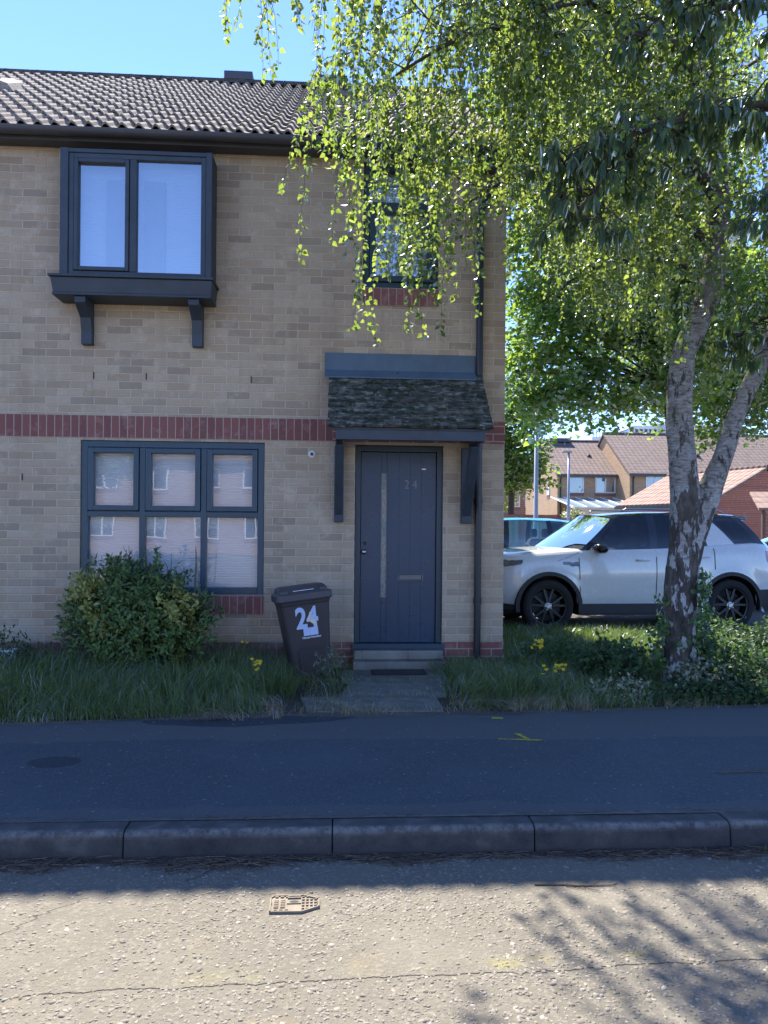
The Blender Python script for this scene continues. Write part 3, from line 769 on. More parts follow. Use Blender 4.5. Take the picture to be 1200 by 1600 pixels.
mt = MB(); mt.box(-.24, .24, -.1, .1, 0, .014)
t = thing('door_mat', 'worn dark brown door mat lying in front of the doorstep', 'mat', (.55, 6.79, .147), R(1))
m_mat = pbr('coir mat', (.05, .038, .032), 1., .35, 20, 1., 200, dist=.01)
mt.build('mat_pile', m_mat, t, local=True, bevel=.004)
b = MB(); frame_ring(b, -.25, .25, -.11, .11, .012, 0, .01)
b.v = [(x, z, y) for x, y, z in b.v]; b.build('mat_edge', m_rubber, t, local=True)
b = MB(); b.box(.02, .98, 6.44, 6.94, .12, .1465); tag(b.build('path_slab', m_conc, bevel=.006), kind='structure')

# stopcock cover in the road
m_iron = pbr('dusty cast iron', (.19, .16, .12), .8, .3, 12, .5, 150, spec=.3)
t = thing('stopcock_cover', 'small cast iron stopcock cover with a pointed right end set in the sunlit road', 'cover', (-.165, 2.91, 0), R(1))
out = [(-.095, -.062), (.03, -.066), (.088, -.034), (.098, -.032), (.098, .036), (.088, .038), (.035, .066), (-.082, .066), (-.098, .05)]
b = MB(); b.prism(out, 'z', -.02, .005); b.build('plate', m_iron, t, local=True, bevel=.002)
b = MB()
n_ = len(out)
for i in range(n_):
    p, q2 = Vector((*out[i], 0)), Vector((*out[(i+1) % n_], 0)); d = (q2-p).normalized(); nn = Vector((-d.y, d.x, 0))*.006
    b.hexa([(*p.xy, .004), (*q2.xy, .004), (*(q2+nn).xy, .004), (*(p+nn).xy, .004), (*p.xy, .010), (*q2.xy, .010), (*(q2+nn).xy, .010), (*(p+nn).xy, .010)])
b.build('rim', m_iron, t, local=True)
b = MB()
for ix in range(3):
    for iy in range(2): b.box(-.078+ix*.021, -.065+ix*.021, -.05+iy*.098, -.044+iy*.098, .004, .010)
for ix in range(4):
    for iy in range(5):
        x = .03+ix*.016; y = -.044+iy*.022
        if abs(y) < .058-max(0, x-.03)*.45 and x < .083: b.hexa([(x, y, .004), (x+.009, y+.004, .004), (x+.007, y+.008, .004), (x-.002, y+.004, .004), (x, y, .010), (x+.009, y+.004, .010), (x+.007, y+.008, .010), (x-.002, y+.004, .010)])
for ix in range(2):
    for iy in range(5): b.box(-.08+ix*.026, -.063+ix*.026, -.03+iy*.013, -.023+iy*.013, .004, .009)
b.box(-.028, .024, .038, .044, .004, .011); b.box(-.028, .024, .052, .057, .004, .011); b.box(-.03, .026, -.002, .001, .004, .009)
b.build('raised_pattern', m_iron, t, local=True)
b = MB(); b.add([(-.002+.018*math.cos(a), .018+.009*math.sin(a), .0056) for a in [2*math.pi*k/16 for k in range(16)]], [tuple(range(16))])
b.build('key_hole', m_rubber, t, local=True)
b = MB(); b.quad((-.093, -.008, .0056), (-.087, -.008, .0056), (-.087, .012, .0056), (-.093, .012, .0056)); b.build('lifting_slot', m_rubber, t, local=True)
b = MB(); b.quad((.088, -.012, .0056), (.093, -.012, .0056), (.093, .016, .0056), (.088, .016, .0056))
b.build('lifting_slot', m_rubber, t, local=True)

m_ypaint = NT('yellow marking paint')
def _y(q):
    n = q.noise(q.obj(), 90., 4, .7)
    return q.fin(q.ramp(n, [(.42, (.06, .06, .05)), (.5, (.52, .45, .03))]), .8)
m_ypaint = _y(m_ypaint)
b = MB(); z = .1285
b.quad((1.03, 4.70, z), (1.30, 4.66, z), (1.31, 4.685, z), (1.03, 4.718, z)); b.quad((1.20, 4.715, z), (1.235, 4.70, z), (1.20, 4.83, z), (1.16, 4.84, z))
tag(b.build('paint_mark', m_ypaint), 'yellow painted tick mark on the pavement before the door', 'paint mark')
b = MB(); b.quad((1.09, 5.21, z), (1.17, 5.20, z), (1.18, 5.25, z), (1.1, 5.26, z))
tag(b.build('paint_mark', m_ypaint), 'small yellow painted dab on the pavement edge near the grass', 'paint mark')
b = MB(); b.box(1.16, 1.34, 5.37, 5.46, .11, .134)
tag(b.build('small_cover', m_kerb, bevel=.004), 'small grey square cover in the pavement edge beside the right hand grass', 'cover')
m_twig = pbr('twig', (.12, .085, .055), .9, .4, 30, .3, 200)
m_litter = NT('gutter litter')
def _l(q):
    g = q.n('ShaderNodeNewGeometry').outputs['Random Per Island']
    return q.fin(q.ramp(g, [(0, (.05, .033, .022)), (.6, (.10, .065, .042)), (1, (.20, .14, .09))]), .9)
m_litter = _l(m_litter)
def sticks(name, n, xr, yf, zf, lr, wr, kind, m, label=None, cat=None, dens=None):
    V = []; F = []
    k = 0
    for i in range(n):
        x = random.uniform(*xr)
        if dens and random.random() > dens(x): continue
        y = yf(x); z = zf(x); L = random.uniform(*lr); a = random.gauss(0, .5)+(math.pi if random.random() < .5 else 0)
        if random.random() < .2: a = random.uniform(0, 6.28)
        w_ = random.uniform(*wr); bend = random.uniform(-.5, .5)
        p = Vector((x, y, z)); pts = []
        for s in range(4):
            pts.append(p.copy()); aa = a+bend*s/3
            p += Vector((math.cos(aa), math.sin(aa), random.uniform(-.12, .12)))*L/3
        for s, q0 in enumerate(pts):
            d = Vector((math.cos(a), math.sin(a), 0)); nn = Vector((-d.y, d.x, 0))
            V += [q0+nn*w_, q0+Vector((0, 0, w_*1.2)), q0-nn*w_]
        for s in range(3):
            c = k+s*3; F += [(c, c+1, c+4, c+3), (c+1, c+2, c+5, c+4)]
        k += 12
    return tag(np_mesh(name, np.array([tuple(v) for v in V]), np.array(F), m), kind=kind)
clump = lambda x: .25+.75*max(0, noise.noise(Vector((x*2.6, 3.3, 0)))*2.2+.25)
sticks('leaf_litter', 5200, (-2.4, 2.9), lambda x: 3.325-abs(random.gauss(0, .032))*(.5+clump(x)), lambda x: .003+abs(random.gauss(0, .006)), (.02, .09), (.0010, .0022), 'stuff', m_litter, dens=clump)
sticks('leaf_litter', 900, (-3, 3.5), lambda x: 3.47+random.gauss(0, .015), lambda x: .127+abs(random.gauss(0, .002)), (.01, .035), (.0008, .0016), 'stuff', m_litter, dens=clump)
sticks('leaf_litter', 420, (-3, 4), lambda x: random.uniform(3.5, 5.3), lambda x: .127, (.004, .02), (.0010, .0026), 'stuff', pbr('pale litter', (.22, .21, .19), .9), dens=None)
def twig(label, x, y, z, L, a, seeds):
    random.seed(seeds); t = MB(); p = Vector((x, y, z+.004)); pts = [p.copy()]
    for s in range(6): a += random.uniform(-.15, .15); p = p+Vector((math.cos(a), math.sin(a), random.uniform(-.002, .003)))*L/6; p.z = max(z+.003, p.z); pts.append(p)
    t.tube(pts, [.005, .005, .0045, .004, .003, .0025, .0015], 6)
    for k in (2, 3, 4):
        aa = a+random.choice((-1, 1))*.6; t.tube([pts[k], pts[k]+Vector((math.cos(aa), math.sin(aa), .02))*L*.3], [.002, .001], 5)
    tag(t.build('twig', m_twig), label, 'twig')
twig('bare forked twig lying on the pavement at the right edge', 2.12, 4.02, .125, .42, .12, 3)
twig('long thin twig lying in the road along the shade line', .82, 3.03, 0, .34, .05, 4)
random.seed(11)

# loose and embedded stone chippings of the worn road surface
def chips(name, n, xr, yr, sr, m, dens):
    xy = np.stack([rng.uniform(*xr, n), rng.uniform(*yr, n)], 1)
    keep = np.array([rng.random() < dens(x, y) for x, y in xy]); xy = xy[keep]; n = len(xy)
    s = rng.uniform(*sr, n)*np.where(rng.random(n) < .15, 1.4, 1.); a = rng.uniform(0, 6.28, n)
    el = rng.uniform(.45, .85, n); K = 6
    ang = (np.arange(K)/K*2*np.pi)[None]+rng.uniform(-.45, .45, (n, K)); rad = rng.uniform(.62, 1.25, (n, K))
    ux = np.cos(ang)*rad; uy = np.sin(ang)*rad*el[:, None]
    ca, sa = np.cos(a)[:, None], np.sin(a)[:, None]
    X = (ux*ca-uy*sa)*s[:, None]; Y = (ux*sa+uy*ca)*s[:, None]
    h = s*rng.uniform(.05, .2, n); tilt = rng.normal(0, .10, (n, 2))
    bot = np.stack([xy[:, :1]+X, xy[:, 1:]+Y, np.full_like(X, -.003)], 2)
    top = np.stack([xy[:, :1]+X*.84, xy[:, 1:]+Y*.84, h[:, None]+X*tilt[:, :1]+Y*tilt[:, 1:]], 2)
    V = np.concatenate([bot, top], 1).reshape(-1, 3)
    f = [(k, (k+1) % K, K+(k+1) % K, K+k) for k in range(K)]+[(K, K+1, K+2, K+3), (K, K+3, K+4, K+5)]
    F = (np.array(f)[None]+(np.arange(n)*2*K)[:, None, None]).reshape(-1, 4)
    return tag(np_mesh(name, V, F, m), kind='stuff')
q = NT('stone chippings'); g = q.n('ShaderNodeNewGeometry').outputs['Random Per Island']
c = q.ramp(g, [(0, (.13, .112, .088)), (.4, (.185, .162, .13)), (.9, (.235, .21, .172)), (1, (.33, .305, .26))])
c = q.mix(q.mapr(q.noise(q.obj(), 200., 3), .4, .7, 0., .4), c, (.14, .12, .095))
m_chip = q.fin(c, .85, q.bump(q.noise(q.obj(), 300., 3), .5, .002))
def cd(x, y):
    if abs(x+.165) < .12 and abs(y-2.91) < .08: return 0
    k = noise.noise(Vector((x*1.7, y*2.3, 1.1)))+.5*noise.noise(Vector((x*5, y*6, 4.)))
    d = .52+.9*k
    if y < 2.42+.035*x: d = .85
    return max(.03, min(1, d))
chips('stone_chippings', 17000, (-1.75, 2.0), (1.95, 3.34), (.005, .0115), m_chip, cd)
chips('stone_chippings', 9000, (-2.6, 2.8), (1.9, 3.34), (.002, .005), m_chip, lambda x, y: 0 if abs(x+.165) < .12 and abs(y-2.91) < .08 else .9)

# small box by the wall and bits
t = thing('meter_box', 'small pale plastic box half hidden in weeds against the wall at left', 'box', (-3.03, 6.95, .12))
b = MB(); b.box(-.075, .075, -.06, .06, 0, .20); b.build('box_body', m_white, t, local=True, bevel=.006)
b = MB(); b.box(-.085, .085, -.07, .065, .201, .222); b.build('box_lid', m_white, t, local=True, bevel=.005)

# ------------------------------------------------------------------ cars
def paint(name, col, rough=.28, coat=1., metal=0.):
    return pbr(name, col, rough, .03, 2, 0, 50, metal, .5, coat)
m_carglass = glass('dark car glass', (.13, .14, .15), .02, .8, .01)
m_carglass2 = glass('car window glass', (.62, .72, .70), .07, 1.1, .01)
m_windscreen = glass('windscreen glass', (.40, .46, .46), .10, 1.6, .01)
m_gloss = pbr('gloss black', (.012, .012, .014), .12, .05, 3, 0, 50, 0, .5, .6)
m_trim = pbr('black trim', (.018, .018, .02), .6, .1, 5, .1, 100)
m_tyre = pbr('tyre', (.014, .014, .015), .85, .2, 8, .3, 80)
m_alloy = pbr('dark alloy', (.045, .048, .052), .35, .1, 6, 0, 50, .85)
m_alloy2 = pbr('silver alloy', (.5, .5, .52), .35, .1, 6, 0, 50, .9)
m_lamp = pbr('headlamp', (.10, .11, .12), .08, .3, 30, .4, 60, .3, .6, 1.)
m_tail = pbr('tail lamp', (.30, .03, .035), .12, .2, 40, .3, 60, 0, .6, 1.)
m_int = pbr('car interior', (.03, .03, .033), .8, .1, 5, 0)
m_intl = pbr('pale seat leather', (.30, .27, .23), .6, .1, 5, 0)

def make_car(name, label, cat, loc, rz, P, group=None):
    root = thing(name, label, cat, loc, rz, group)
    L, Wd = P['L'], P['W']/2; axles = P['axles']; zc = P['zc']; r = P['arch']
    # stations around half the plan outline
    X = set(np.round(np.linspace(.45, L-.40, 38), 4).tolist())
    for a in axles:
        for k in range(17): X.add(round(a-r*math.cos(math.pi*k/16), 4))
        X = {x for x in X if all(abs(x-(a-s*r)) > .02 or abs(x-(a-s*r)) < 1e-3 for s in (-1, 1))}
    X = sorted(X)
    st = [(0, 0), (0, .25), (.012, .45), (.045, .62), (.10, .75), (.19, .865), (.31, .94)]+[(x, interp([(.45, .975), (1.0, .995), (2., 1.), (L-1.2, .995), (L-.4, .955)], x)) for x in X]
    st += [(L-.27, .91), (L-.15, .84), (L-.06, .72), (L-.015, .55), (L, .3), (L, 0)]
    tz = [0, .08, .2, .34, .5, .64, .76, .86, .94, 1.0]
    wf = P.get('wf', [(0, .955), (.08, .975), (.2, .985), (.34, .992), (.5, 1.), (.64, 1.), (.76, .985), (.86, .978), (.94, .955), (1., .905)])
    def bottom(x):
        zb = interp(P['bot'], x)
        for a in axles:
            if abs(x-a) < r+1e-6: zb = max(zb, zc+math.sqrt(max(0, r*r-(x-a)**2)))
        return zb
    def surf(i, t, off=0., side=1):
        i = max(0, min(len(st)-1.0001, i)); k = int(i); f = i-k
        x = st[k][0]*(1-f)+st[k+1][0]*f; yn = st[k][1]*(1-f)+st[k+1][1]*f
        zb = bottom(st[k][0])*(1-f)+bottom(st[k+1][0])*f; zt = interp(P['top'], x)
        z = zb+(zt-zb)*t
        tt = max(0., (z-P['bot'][1][1])/(zt-P['bot'][1][1]))
        y = yn*Wd*interp(wf, min(1, tt))
        wfnt = max(0, 1-x/.7); wr = max(0, 1-(L-x)/.6)
        x += interp(P['nose'], z)*wfnt - interp(P['tail'], z)*wr
        flare = 0.
        for a in axles:
            d = math.hypot(x-a, z-zc); flare = max(flare, .022*max(0, 1-abs(d-r-.03)/.09))
        y += flare*(1 if yn > .9 else 0)+off*(1 if yn > .5 else yn)
        if x < .3: x -= off
        if x > L-.3: x += off
        return (x, -y*side, z)
    b = MB()
    for side in (1, -1):
        rows = [[surf(i, t, 0, side) for i in range(len(st))] for t in tz]
        b.grid(rows, flip=(side == -1))
        ring = rows[-1]; cap = []
        for k in (1, .93, .75, .45, 0):
            cap.append([(x + (0.02*(1-k) if x > .3 else 0), y*k, z+(.045*(1-k*k)+(.02 if k < .95 else 0))*min(1, abs(y)/.5+.0)) for (x, y, z) in ring])
        b.grid(cap, flip=(side == -1))
    body = b.build('body', P['paint'], root, local=True, smooth=True)
    # underside and wheel wells
    b = MB(); b.box(.12, L-.12, -Wd*.62, Wd*.62, .24, .80)
    b.box(axles[0]+r+.02, axles[1]-r-.02, -Wd*.93, Wd*.93, .24, .40)
    for a in axles:
        for s in (-1, 1):
            pts = [[(a+(r+.01)*math.cos(t), s*yy, zc+(r+.01)*math.sin(t)) for t in [math.pi*k/16 for k in range(17)]] for yy in (Wd*.60, Wd*.965)]
            b.grid(pts)
    b.build('underbody', m_trim, root, local=True)
    # arch and sill cladding
    for s in (1, -1):
        b = MB()
        for a in axles:
            ro = r+P.get('clad', .05)
            inn = [(a-r*math.cos(t), zc+r*math.sin(t)) for t in [math.pi*(k-1)/18 for k in range(21)]]
            outr = [(a-ro*math.cos(t), zc+ro*math.sin(t)) for t in [math.pi*(k-1)/18 for k in range(21)]]
            y1 = s*(Wd+.022)*1.0; y0 = s*Wd*.93
            b.grid([[(x, -y0, z) for x, z in inn], [(x, -y1, z) for x, z in inn], [(x, -y1, z) for x, z in outr], [(x, -y0, z) for x, z in outr]])
        sl_ = P['bot'][1][1]
        b.box(axles[0]+r+.01, axles[1]-r-.01, -s*Wd*.90, -s*(Wd*.985), sl_-.12, sl_+.015)
        b.build('arch_trim', m_trim if P.get('cladding', True) else P['paint'], root, local=True, smooth=False)
    # greenhouse
    GH = P['gh']; yb = Wd*P.get('yb', .895); yr = Wd*P.get('yr', .66)
    zr = lambda x: interp(P['roof'], x)
    def gp(xb, xr, v, s):
        x = xb+(xr-xb)*v; zb = interp(P['top'], xb)-.005; zt = zr(xr)-.045
        z = zb+(zt-zb)*v
        taper = lambda xx: 1-.10*max(0, (xx-(L-1.6))/1.6)-.06*max(0, (1.9-xx)/1.9)
        y = (yb*(1-v)+yr*v+.035*math.sin(math.pi*v))*taper(x)
        return (x, -s*y, z)
    NV = 8
    for s in (1, -1):
        packs = {}
        for (xb0, xr0, kind), (xb1, xr1, _) in zip(GH[:-1], GH[1:]):
            nn = 3
            rows = [[gp(xb0+(xb1-xb0)*u/nn, xr0+(xr1-xr0)*u/nn, v/NV, s) for u in range(nn+1)] for v in range(NV+1)]
            if kind == 'g':
                packs.setdefault('g', []).append(rows[:])
            else: packs.setdefault(kind, []).append(rows)
        for kind, lst in packs.items():
            if kind == 'g':
                for rows in lst:
                    g_ = MB(); g_.grid(rows[0:], flip=(s == -1)); g_.build('side_window', P['glass'], root, local=True, smooth=True)
            else:
                for rows in lst:
                  g_ = MB(); g_.grid(rows, flip=(s == -1)); g_.build('pillar' if kind == 'p' else 'rear_pillar', m_gloss if kind == 'p' else P['paint'], root, local=True, smooth=True)
    # roof
    xs = [a[1] for a in GH]; xs = [xs[0]+(xs[-1]-xs[0])*k/14 for k in range(15)]
    def edge(x, s):
        p = gp(x, x, 1, s); return Vector((x, p[1], zr(x)-.045))
    rows = []
    for k in (-1, -.985, -.93, -.75, -.4, 0, .4, .75, .93, .985, 1):
        row = []
        for j, x in enumerate(xs):
            e = edge(x, 1); bow = .0
            if j == 0: bow = -P.get('fbow', .16)
            elif j == 1: bow = -P.get('fbow', .16)*.3
            row.append((x+bow*(1-k*k), e.y*(-k) if False else k*abs(e.y), e.z+.045*(1-abs(k)**5)+.012*(1-k*k)))
        rows.append(row)
    b = MB(); b.grid(rows, flip=True); roof = b.build('roof', P['roofpaint'], root, local=True, smooth=True)
    # windscreen, tailgate glass
    ws = []
    xb0, xr0 = GH[0][0], GH[0][1]
    for v in range(9):
        vv = v/8; row = []
        for k in range(-6, 7):
            u = k/6; pb = gp(xb0, xr0, vv, 1)
            row.append((pb[0]-(P['wbow']*(1-vv)+P.get('fbow', .16)*vv)*(1-u*u), abs(pb[1])*u, pb[2]+(.03+.02*vv)*(1-u*u)))
        ws.append(row)
    b = MB(); b.grid(ws); b.build('windscreen', m_windscreen, root, local=True, smooth=True)
    rw = []
    xb1, xr1 = GH[-1][0], GH[-1][1]
    for v in range(9):
        vv = v/8; row = []
        for k in range(-6, 7):
            u = k/6; pb = gp(xb1, xr1, vv, 1)
            row.append((pb[0]+(.12*(1-vv)+.10*vv)*(1-u*u), abs(pb[1])*u, pb[2]+.02*(1-u*u)))
        rw.append(row)
    b = MB(); b.grid(rw, flip=True); b.build('rear_window', m_carglass, root, local=True, smooth=True)
    if P.get('spoiler'):
        xe = xs[-1]; e = edge(xe, 1); hw = abs(e.y)
        b = MB(); b.hexa([(xe-.25, -hw, zr(xe)-.055), (xe+P['spoiler'], -hw*.93, zr(xe)-.085), (xe+P['spoiler'], hw*.93, zr(xe)-.085), (xe-.25, hw, zr(xe)-.055),
                          (xe-.25, -hw*.98, zr(xe)-.006), (xe+P['spoiler'], -hw*.92, zr(xe)-.03), (xe+P['spoiler'], hw*.92, zr(xe)-.03), (xe-.25, hw*.98, zr(xe)-.006)])
        b.build('spoiler', P['roofpaint'], root, local=True, bevel=.012)
    # patches on the body skin
    def idx(x):
        for k in range(len(st)-1):
            if st[k][0] <= x <= st[k+1][0] and st[k+1][0] > st[k][0]: return k+(x-st[k][0])/(st[k+1][0]-st[k][0])
        return 0
    def tof(i, z):
        x = st[int(i)][0]; zb = bottom(x); zt = interp(P['top'], x); return (z-zb)/(zt-zb)
    def patch(nm, i0, i1, zl0, zh0, zl1, zh1, m, off=.004, s=1, n=8, sm=True):
        rows = []
        for v in (0, .5, 1):
            row = []
            for u in range(n+1):
                i = i0+(i1-i0)*u/n; zl = zl0+(zl1-zl0)*u/n; zh = zh0+(zh1-zh0)*u/n
                row.append(surf(i, tof(i, zl+(zh-zl)*v), off, s))
            rows.append(row)
        g_ = MB(); g_.grid(rows, flip=(s == -1)); return g_.build(nm, m, root, local=True, smooth=sm)
    for s in (1, -1):
        h = P['head']; patch('headlight', h[0], h[1], h[2], h[3], h[4], h[5], m_lamp, .006, s, 10)
        h = P['taillamp']; patch('tail_light', idx(h[0]), len(st)-3.2, h[1], h[2], h[3], h[4], m_tail, .006, s, 8)
    patch('grille', 0, 3.2, P['grille'][0], P['grille'][1], P['grille'][0]+.02, P['grille'][1]-.02, m_trim, .005, 1, 6); patch('grille', 0, 3.2, P['grille'][0], P['grille'][1], P['grille'][0]+.02, P['grille'][1]-.02, m_trim, .005, -1, 6)
    for s in (1, -1):
        patch('lower_bumper', 0, idx(axles[0]-r-.02), interp(P['bot'], 0)-.0, interp(P['bot'], 0)+.1, P['bot'][1][1]-.08, P['bot'][1][1]+.0, m_trim, .008, s, 10)
        patch('lower_bumper', idx(axles[1]+r+.02), len(st)-1.01, P['bot'][-1][1]-.04, P['bot'][-1][1]+.20, P['bot'][-1][1]-.04, P['bot'][-1][1]+.2, m_trim, .008, s, 10)
        for (x, z0, z1, x1) in P['gaps']:
            g_ = MB(); pr = []; pr2 = []
            for v in range(9):
                z = z0+(z1-z0)*v/8; xx = x+(x1-x)*v/8; i = idx(xx)
                p = surf(i, tof(i, z), .0025, s); pr.append((p[0]-.006, p[1], p[2])); pr2.append((p[0]+.006, p[1], p[2]))
            g_.grid([pr, pr2], flip=(s == 1)); g_.build('door_gap', m_trim, root, local=True)
        for (x, z) in P['handles']:
            i = idx(x); p = surf(i, tof(i, z), 0, s); q2 = surf(idx(x+.2), tof(idx(x+.2), z), 0, s)
            g_ = MB(); g_.tube([(p[0], p[1], p[2]), (p[0]+.02, p[1]-s*.035, p[2]+.002), (q2[0]-.02, q2[1]-s*.035, q2[2]+.004), (q2[0], q2[1], q2[2]+.004)], [.012, .013, .013, .012], 8)
            g_.build('door_handle', P['paint'], root, local=True, smooth=True)
        for (x0_, x1_, z0, z1, z2, z3) in P.get('vents', []):
            patch('side_vent', idx(x0_), idx(x1_), z0, z1, z2, z3, m_gloss, .007, s, 4)
        # mirror
        mx, mz = P['mirror']; g_ = MB()
        secs = []
        for (dx, k) in ((-.10, .35), (-.085, .75), (-.04, 1.), (.03, 1.), (.06, .9), (.065, .6)):
            secs.append([(mx+dx, -s*(Wd*.97+.10+.115*k*math.cos(a)), mz+.075*k*math.sin(a)) for a in [2*math.pi*t_/14 for t_ in range(14)]])
        g_.grid([q_+[q_[0]] for q_ in secs]); g_.add(secs[0], [tuple(range(14))]); g_.add(secs[-1], [tuple(range(14))])
        g_.box(mx-.03, mx+.03, -s*Wd*.86, -s*(Wd*.97+.05), mz-.06, mz-.03)
        g_.build('wing_mirror', P['mirrorm'], root, local=True, smooth=True)
    # interior
    b = MB(); b.box(axles[0]+.6, L-.55, -Wd*.80, Wd*.80, .80, .90)
    zb_ = interp(P['top'], 2.)
    b.box(GH[0][0]+.0, GH[0][0]+.35, -Wd*.78, Wd*.78, .80, zb_-.02)
    b.tube([(GH[0][0]+.62+.0*k, .38+.18*math.cos(a), zb_-.02+.18*math.sin(a)) for k, a in [(0, 2*math.pi*j/12) for j in range(13)]], .014, 6)
    b.build('cabin_floor', m_int, root, local=True)
    for (sx, sy, wd_) in P['seats']:
        b = MB()
        b.box(sx, sx+.5, sy-wd_/2, sy+wd_/2, .85, 1.0)
        b.hexa([(sx+.42, sy-wd_/2, .95), (sx+.58, sy-wd_/2, .95), (sx+.58, sy+wd_/2, .95), (sx+.42, sy+wd_/2, .95), (sx+.60, sy-wd_/2*.85, zb_+.2), (sx+.70, sy-wd_/2*.85, zb_+.2), (sx+.70, sy+wd_/2*.85, zb_+.2), (sx+.60, sy+wd_/2*.85, zb_+.2)])
        for hy in ([sy] if wd_ < .7 else [sy-.38, sy+.38]): b.box(sx+.62, sx+.72, hy-.12, hy+.12, zb_+.23, zb_+.40)
        b.build('seat', P['seatm'], root, local=True, bevel=.04)
    # wheels
    tr = P['tyre']
    for a in axles:
        for s in (1, -1):
            wr_ = empty('wheel', (0, 0, 0), 0, None); wr_.parent = root; wr_.location = (a, -s*(Wd-.115), tr)
            b = MB(); tw = .115; ri = P['rim']
            b.lathe([(ri, -tw*.8), (ri+.02, -tw*.95), (tr-.045, -tw), (tr-.015, -tw*.9), (tr, -tw*.7), (tr, tw*.7), (tr-.015, tw*.9), (tr-.045, tw), (ri+.02, tw*.95), (ri, tw*.8)], 40, (0, 0, 0), 'y')
            b.build('tyre', m_tyre, wr_, local=True, smooth=False)
            b = MB(); rm = P['alloy']
            b.lathe([(ri+.004, -tw*.82), (ri-.012, -tw*.80), (ri-.03, -tw*.4), (ri-.035, tw*.6), (ri+.004, tw*.8)], 40, (0, 0, 0), 'y')
            for k in range(5):
                for dd in (-.16, .16):
                    t0 = 2*math.pi*k/5+.3; t1 = t0+dd*1.7
                    pa, pb_ = (math.cos(t0+dd*.6)*.05, math.sin(t0+dd*.6)*.05), (math.cos(t1)*(ri-.015), math.sin(t1)*(ri-.015))
                    d = Vector((pb_[0]-pa[0], pb_[1]-pa[1])).normalized(); n2 = Vector((-d.y, d.x))
                    w0, w1 = .022, .015; yy = -s*tw*.72
                    P4 = [(pa[0]-n2.x*w0, pa[1]-n2.y*w0), (pa[0]+n2.x*w0, pa[1]+n2.y*w0), (pb_[0]+n2.x*w1, pb_[1]+n2.y*w1), (pb_[0]-n2.x*w1, pb_[1]-n2.y*w1)]
                    b.prism(P4, 'y', yy+s*.012*(k % 2)*0, yy+s*.03)
            b.build('rim', rm, wr_, local=True, bevel=.003)
            b = MB(); b.lathe([(0, -s*tw*.84), (.028, -s*tw*.84), (.034, -s*tw*.76), (.05, -s*tw*.70), (.06, -s*tw*.5)], 20, (0, 0, 0), 'y')
            for k in range(5):
                t0 = 2*math.pi*(k+.5)/5; b.lathe([(0, -s*tw*.80), (.009, -s*tw*.80), (.010, -s*tw*.66)], 8, (math.cos(t0)*.048, 0, math.sin(t0)*.048), 'y')
            b.build('hub_cap', m_alloy2, wr_, local=True, smooth=False)
            b = MB(); b.lathe([(0, s*.0), (ri-.05, 0), (ri-.05, s*.02), (0, s*.02)], 30, (0, 0, 0), 'y'); b.build('brake_disc', m_trim, wr_, local=True)
    return root, surf, idx, tof
SUV = dict(L=4.60, W=1.90, axles=(.87, 3.61), zc=.375, arch=.43, clad=.055, paint=paint('white car paint', (.60, .62, .61), .25), roofpaint=m_gloss, roofp=None,
    bot=[(0, .36), (.45, .39), (4.1, .39), (4.6, .40)], top=[(0, .98), (.05, 1.02), (.2, 1.065), (.6, 1.10), (1.1, 1.135), (1.35, 1.15), (2.5, 1.185), (3.3, 1.225), (4.0, 1.265), (4.6, 1.25)],
    nose=[(.36, .06), (.55, 0), (.75, .01), (.95, .07), (1.05, .16)], tail=[(.4, .03), (.55, 0), (.8, .02), (1.0, .09), (1.28, .20)],
    roof=[(1.85, 1.655), (2.1, 1.70), (2.5, 1.722), (3.0, 1.722), (3.5, 1.712), (4.1, 1.69)],
    gh=[(1.34, 1.90, 'p'), (1.47, 1.98, 'g'), (2.40, 2.43, 'p'), (2.52, 2.54, 'g'), (3.24, 3.12, 'p'), (3.30, 3.19, 'w'), (3.74, 3.36, 'p'), (3.79, 3.41, 'g'), (4.12, 3.80, 'p'), (4.20, 3.90, 'p'), (4.22, 3.92, 'p')],
    yb=.905, yr=.69, wbow=.34, fbow=.18, glass=m_carglass, head=(3.2, 7.6, .87, .985, .965, 1.02), taillamp=(4.25, 1.0, 1.16, .92, 1.17), grille=(.72, .95), spoiler=.16,
    gaps=[(1.33, .42, 1.13, 1.31), (2.46, .40, 1.16, 2.47), (3.36, .86, 1.19, 3.36), (.98, 1.0, 1.12, 1.31)], handles=[(2.16, 1.02), (3.08, 1.06)], vents=[(1.08, 1.31, .965, 1.0, .935, 1.0)],
    mirror=(1.60, 1.19), mirrorm=m_gloss, seats=[(1.75, -.37, .5), (1.75, .37, .5), (2.65, 0, 1.3)], seatm=m_intl, tyre=.372, rim=.262, alloy=m_alloy)
SUV['roofpaint'] = paint('black roof paint', (.02, .025, .03), .12)
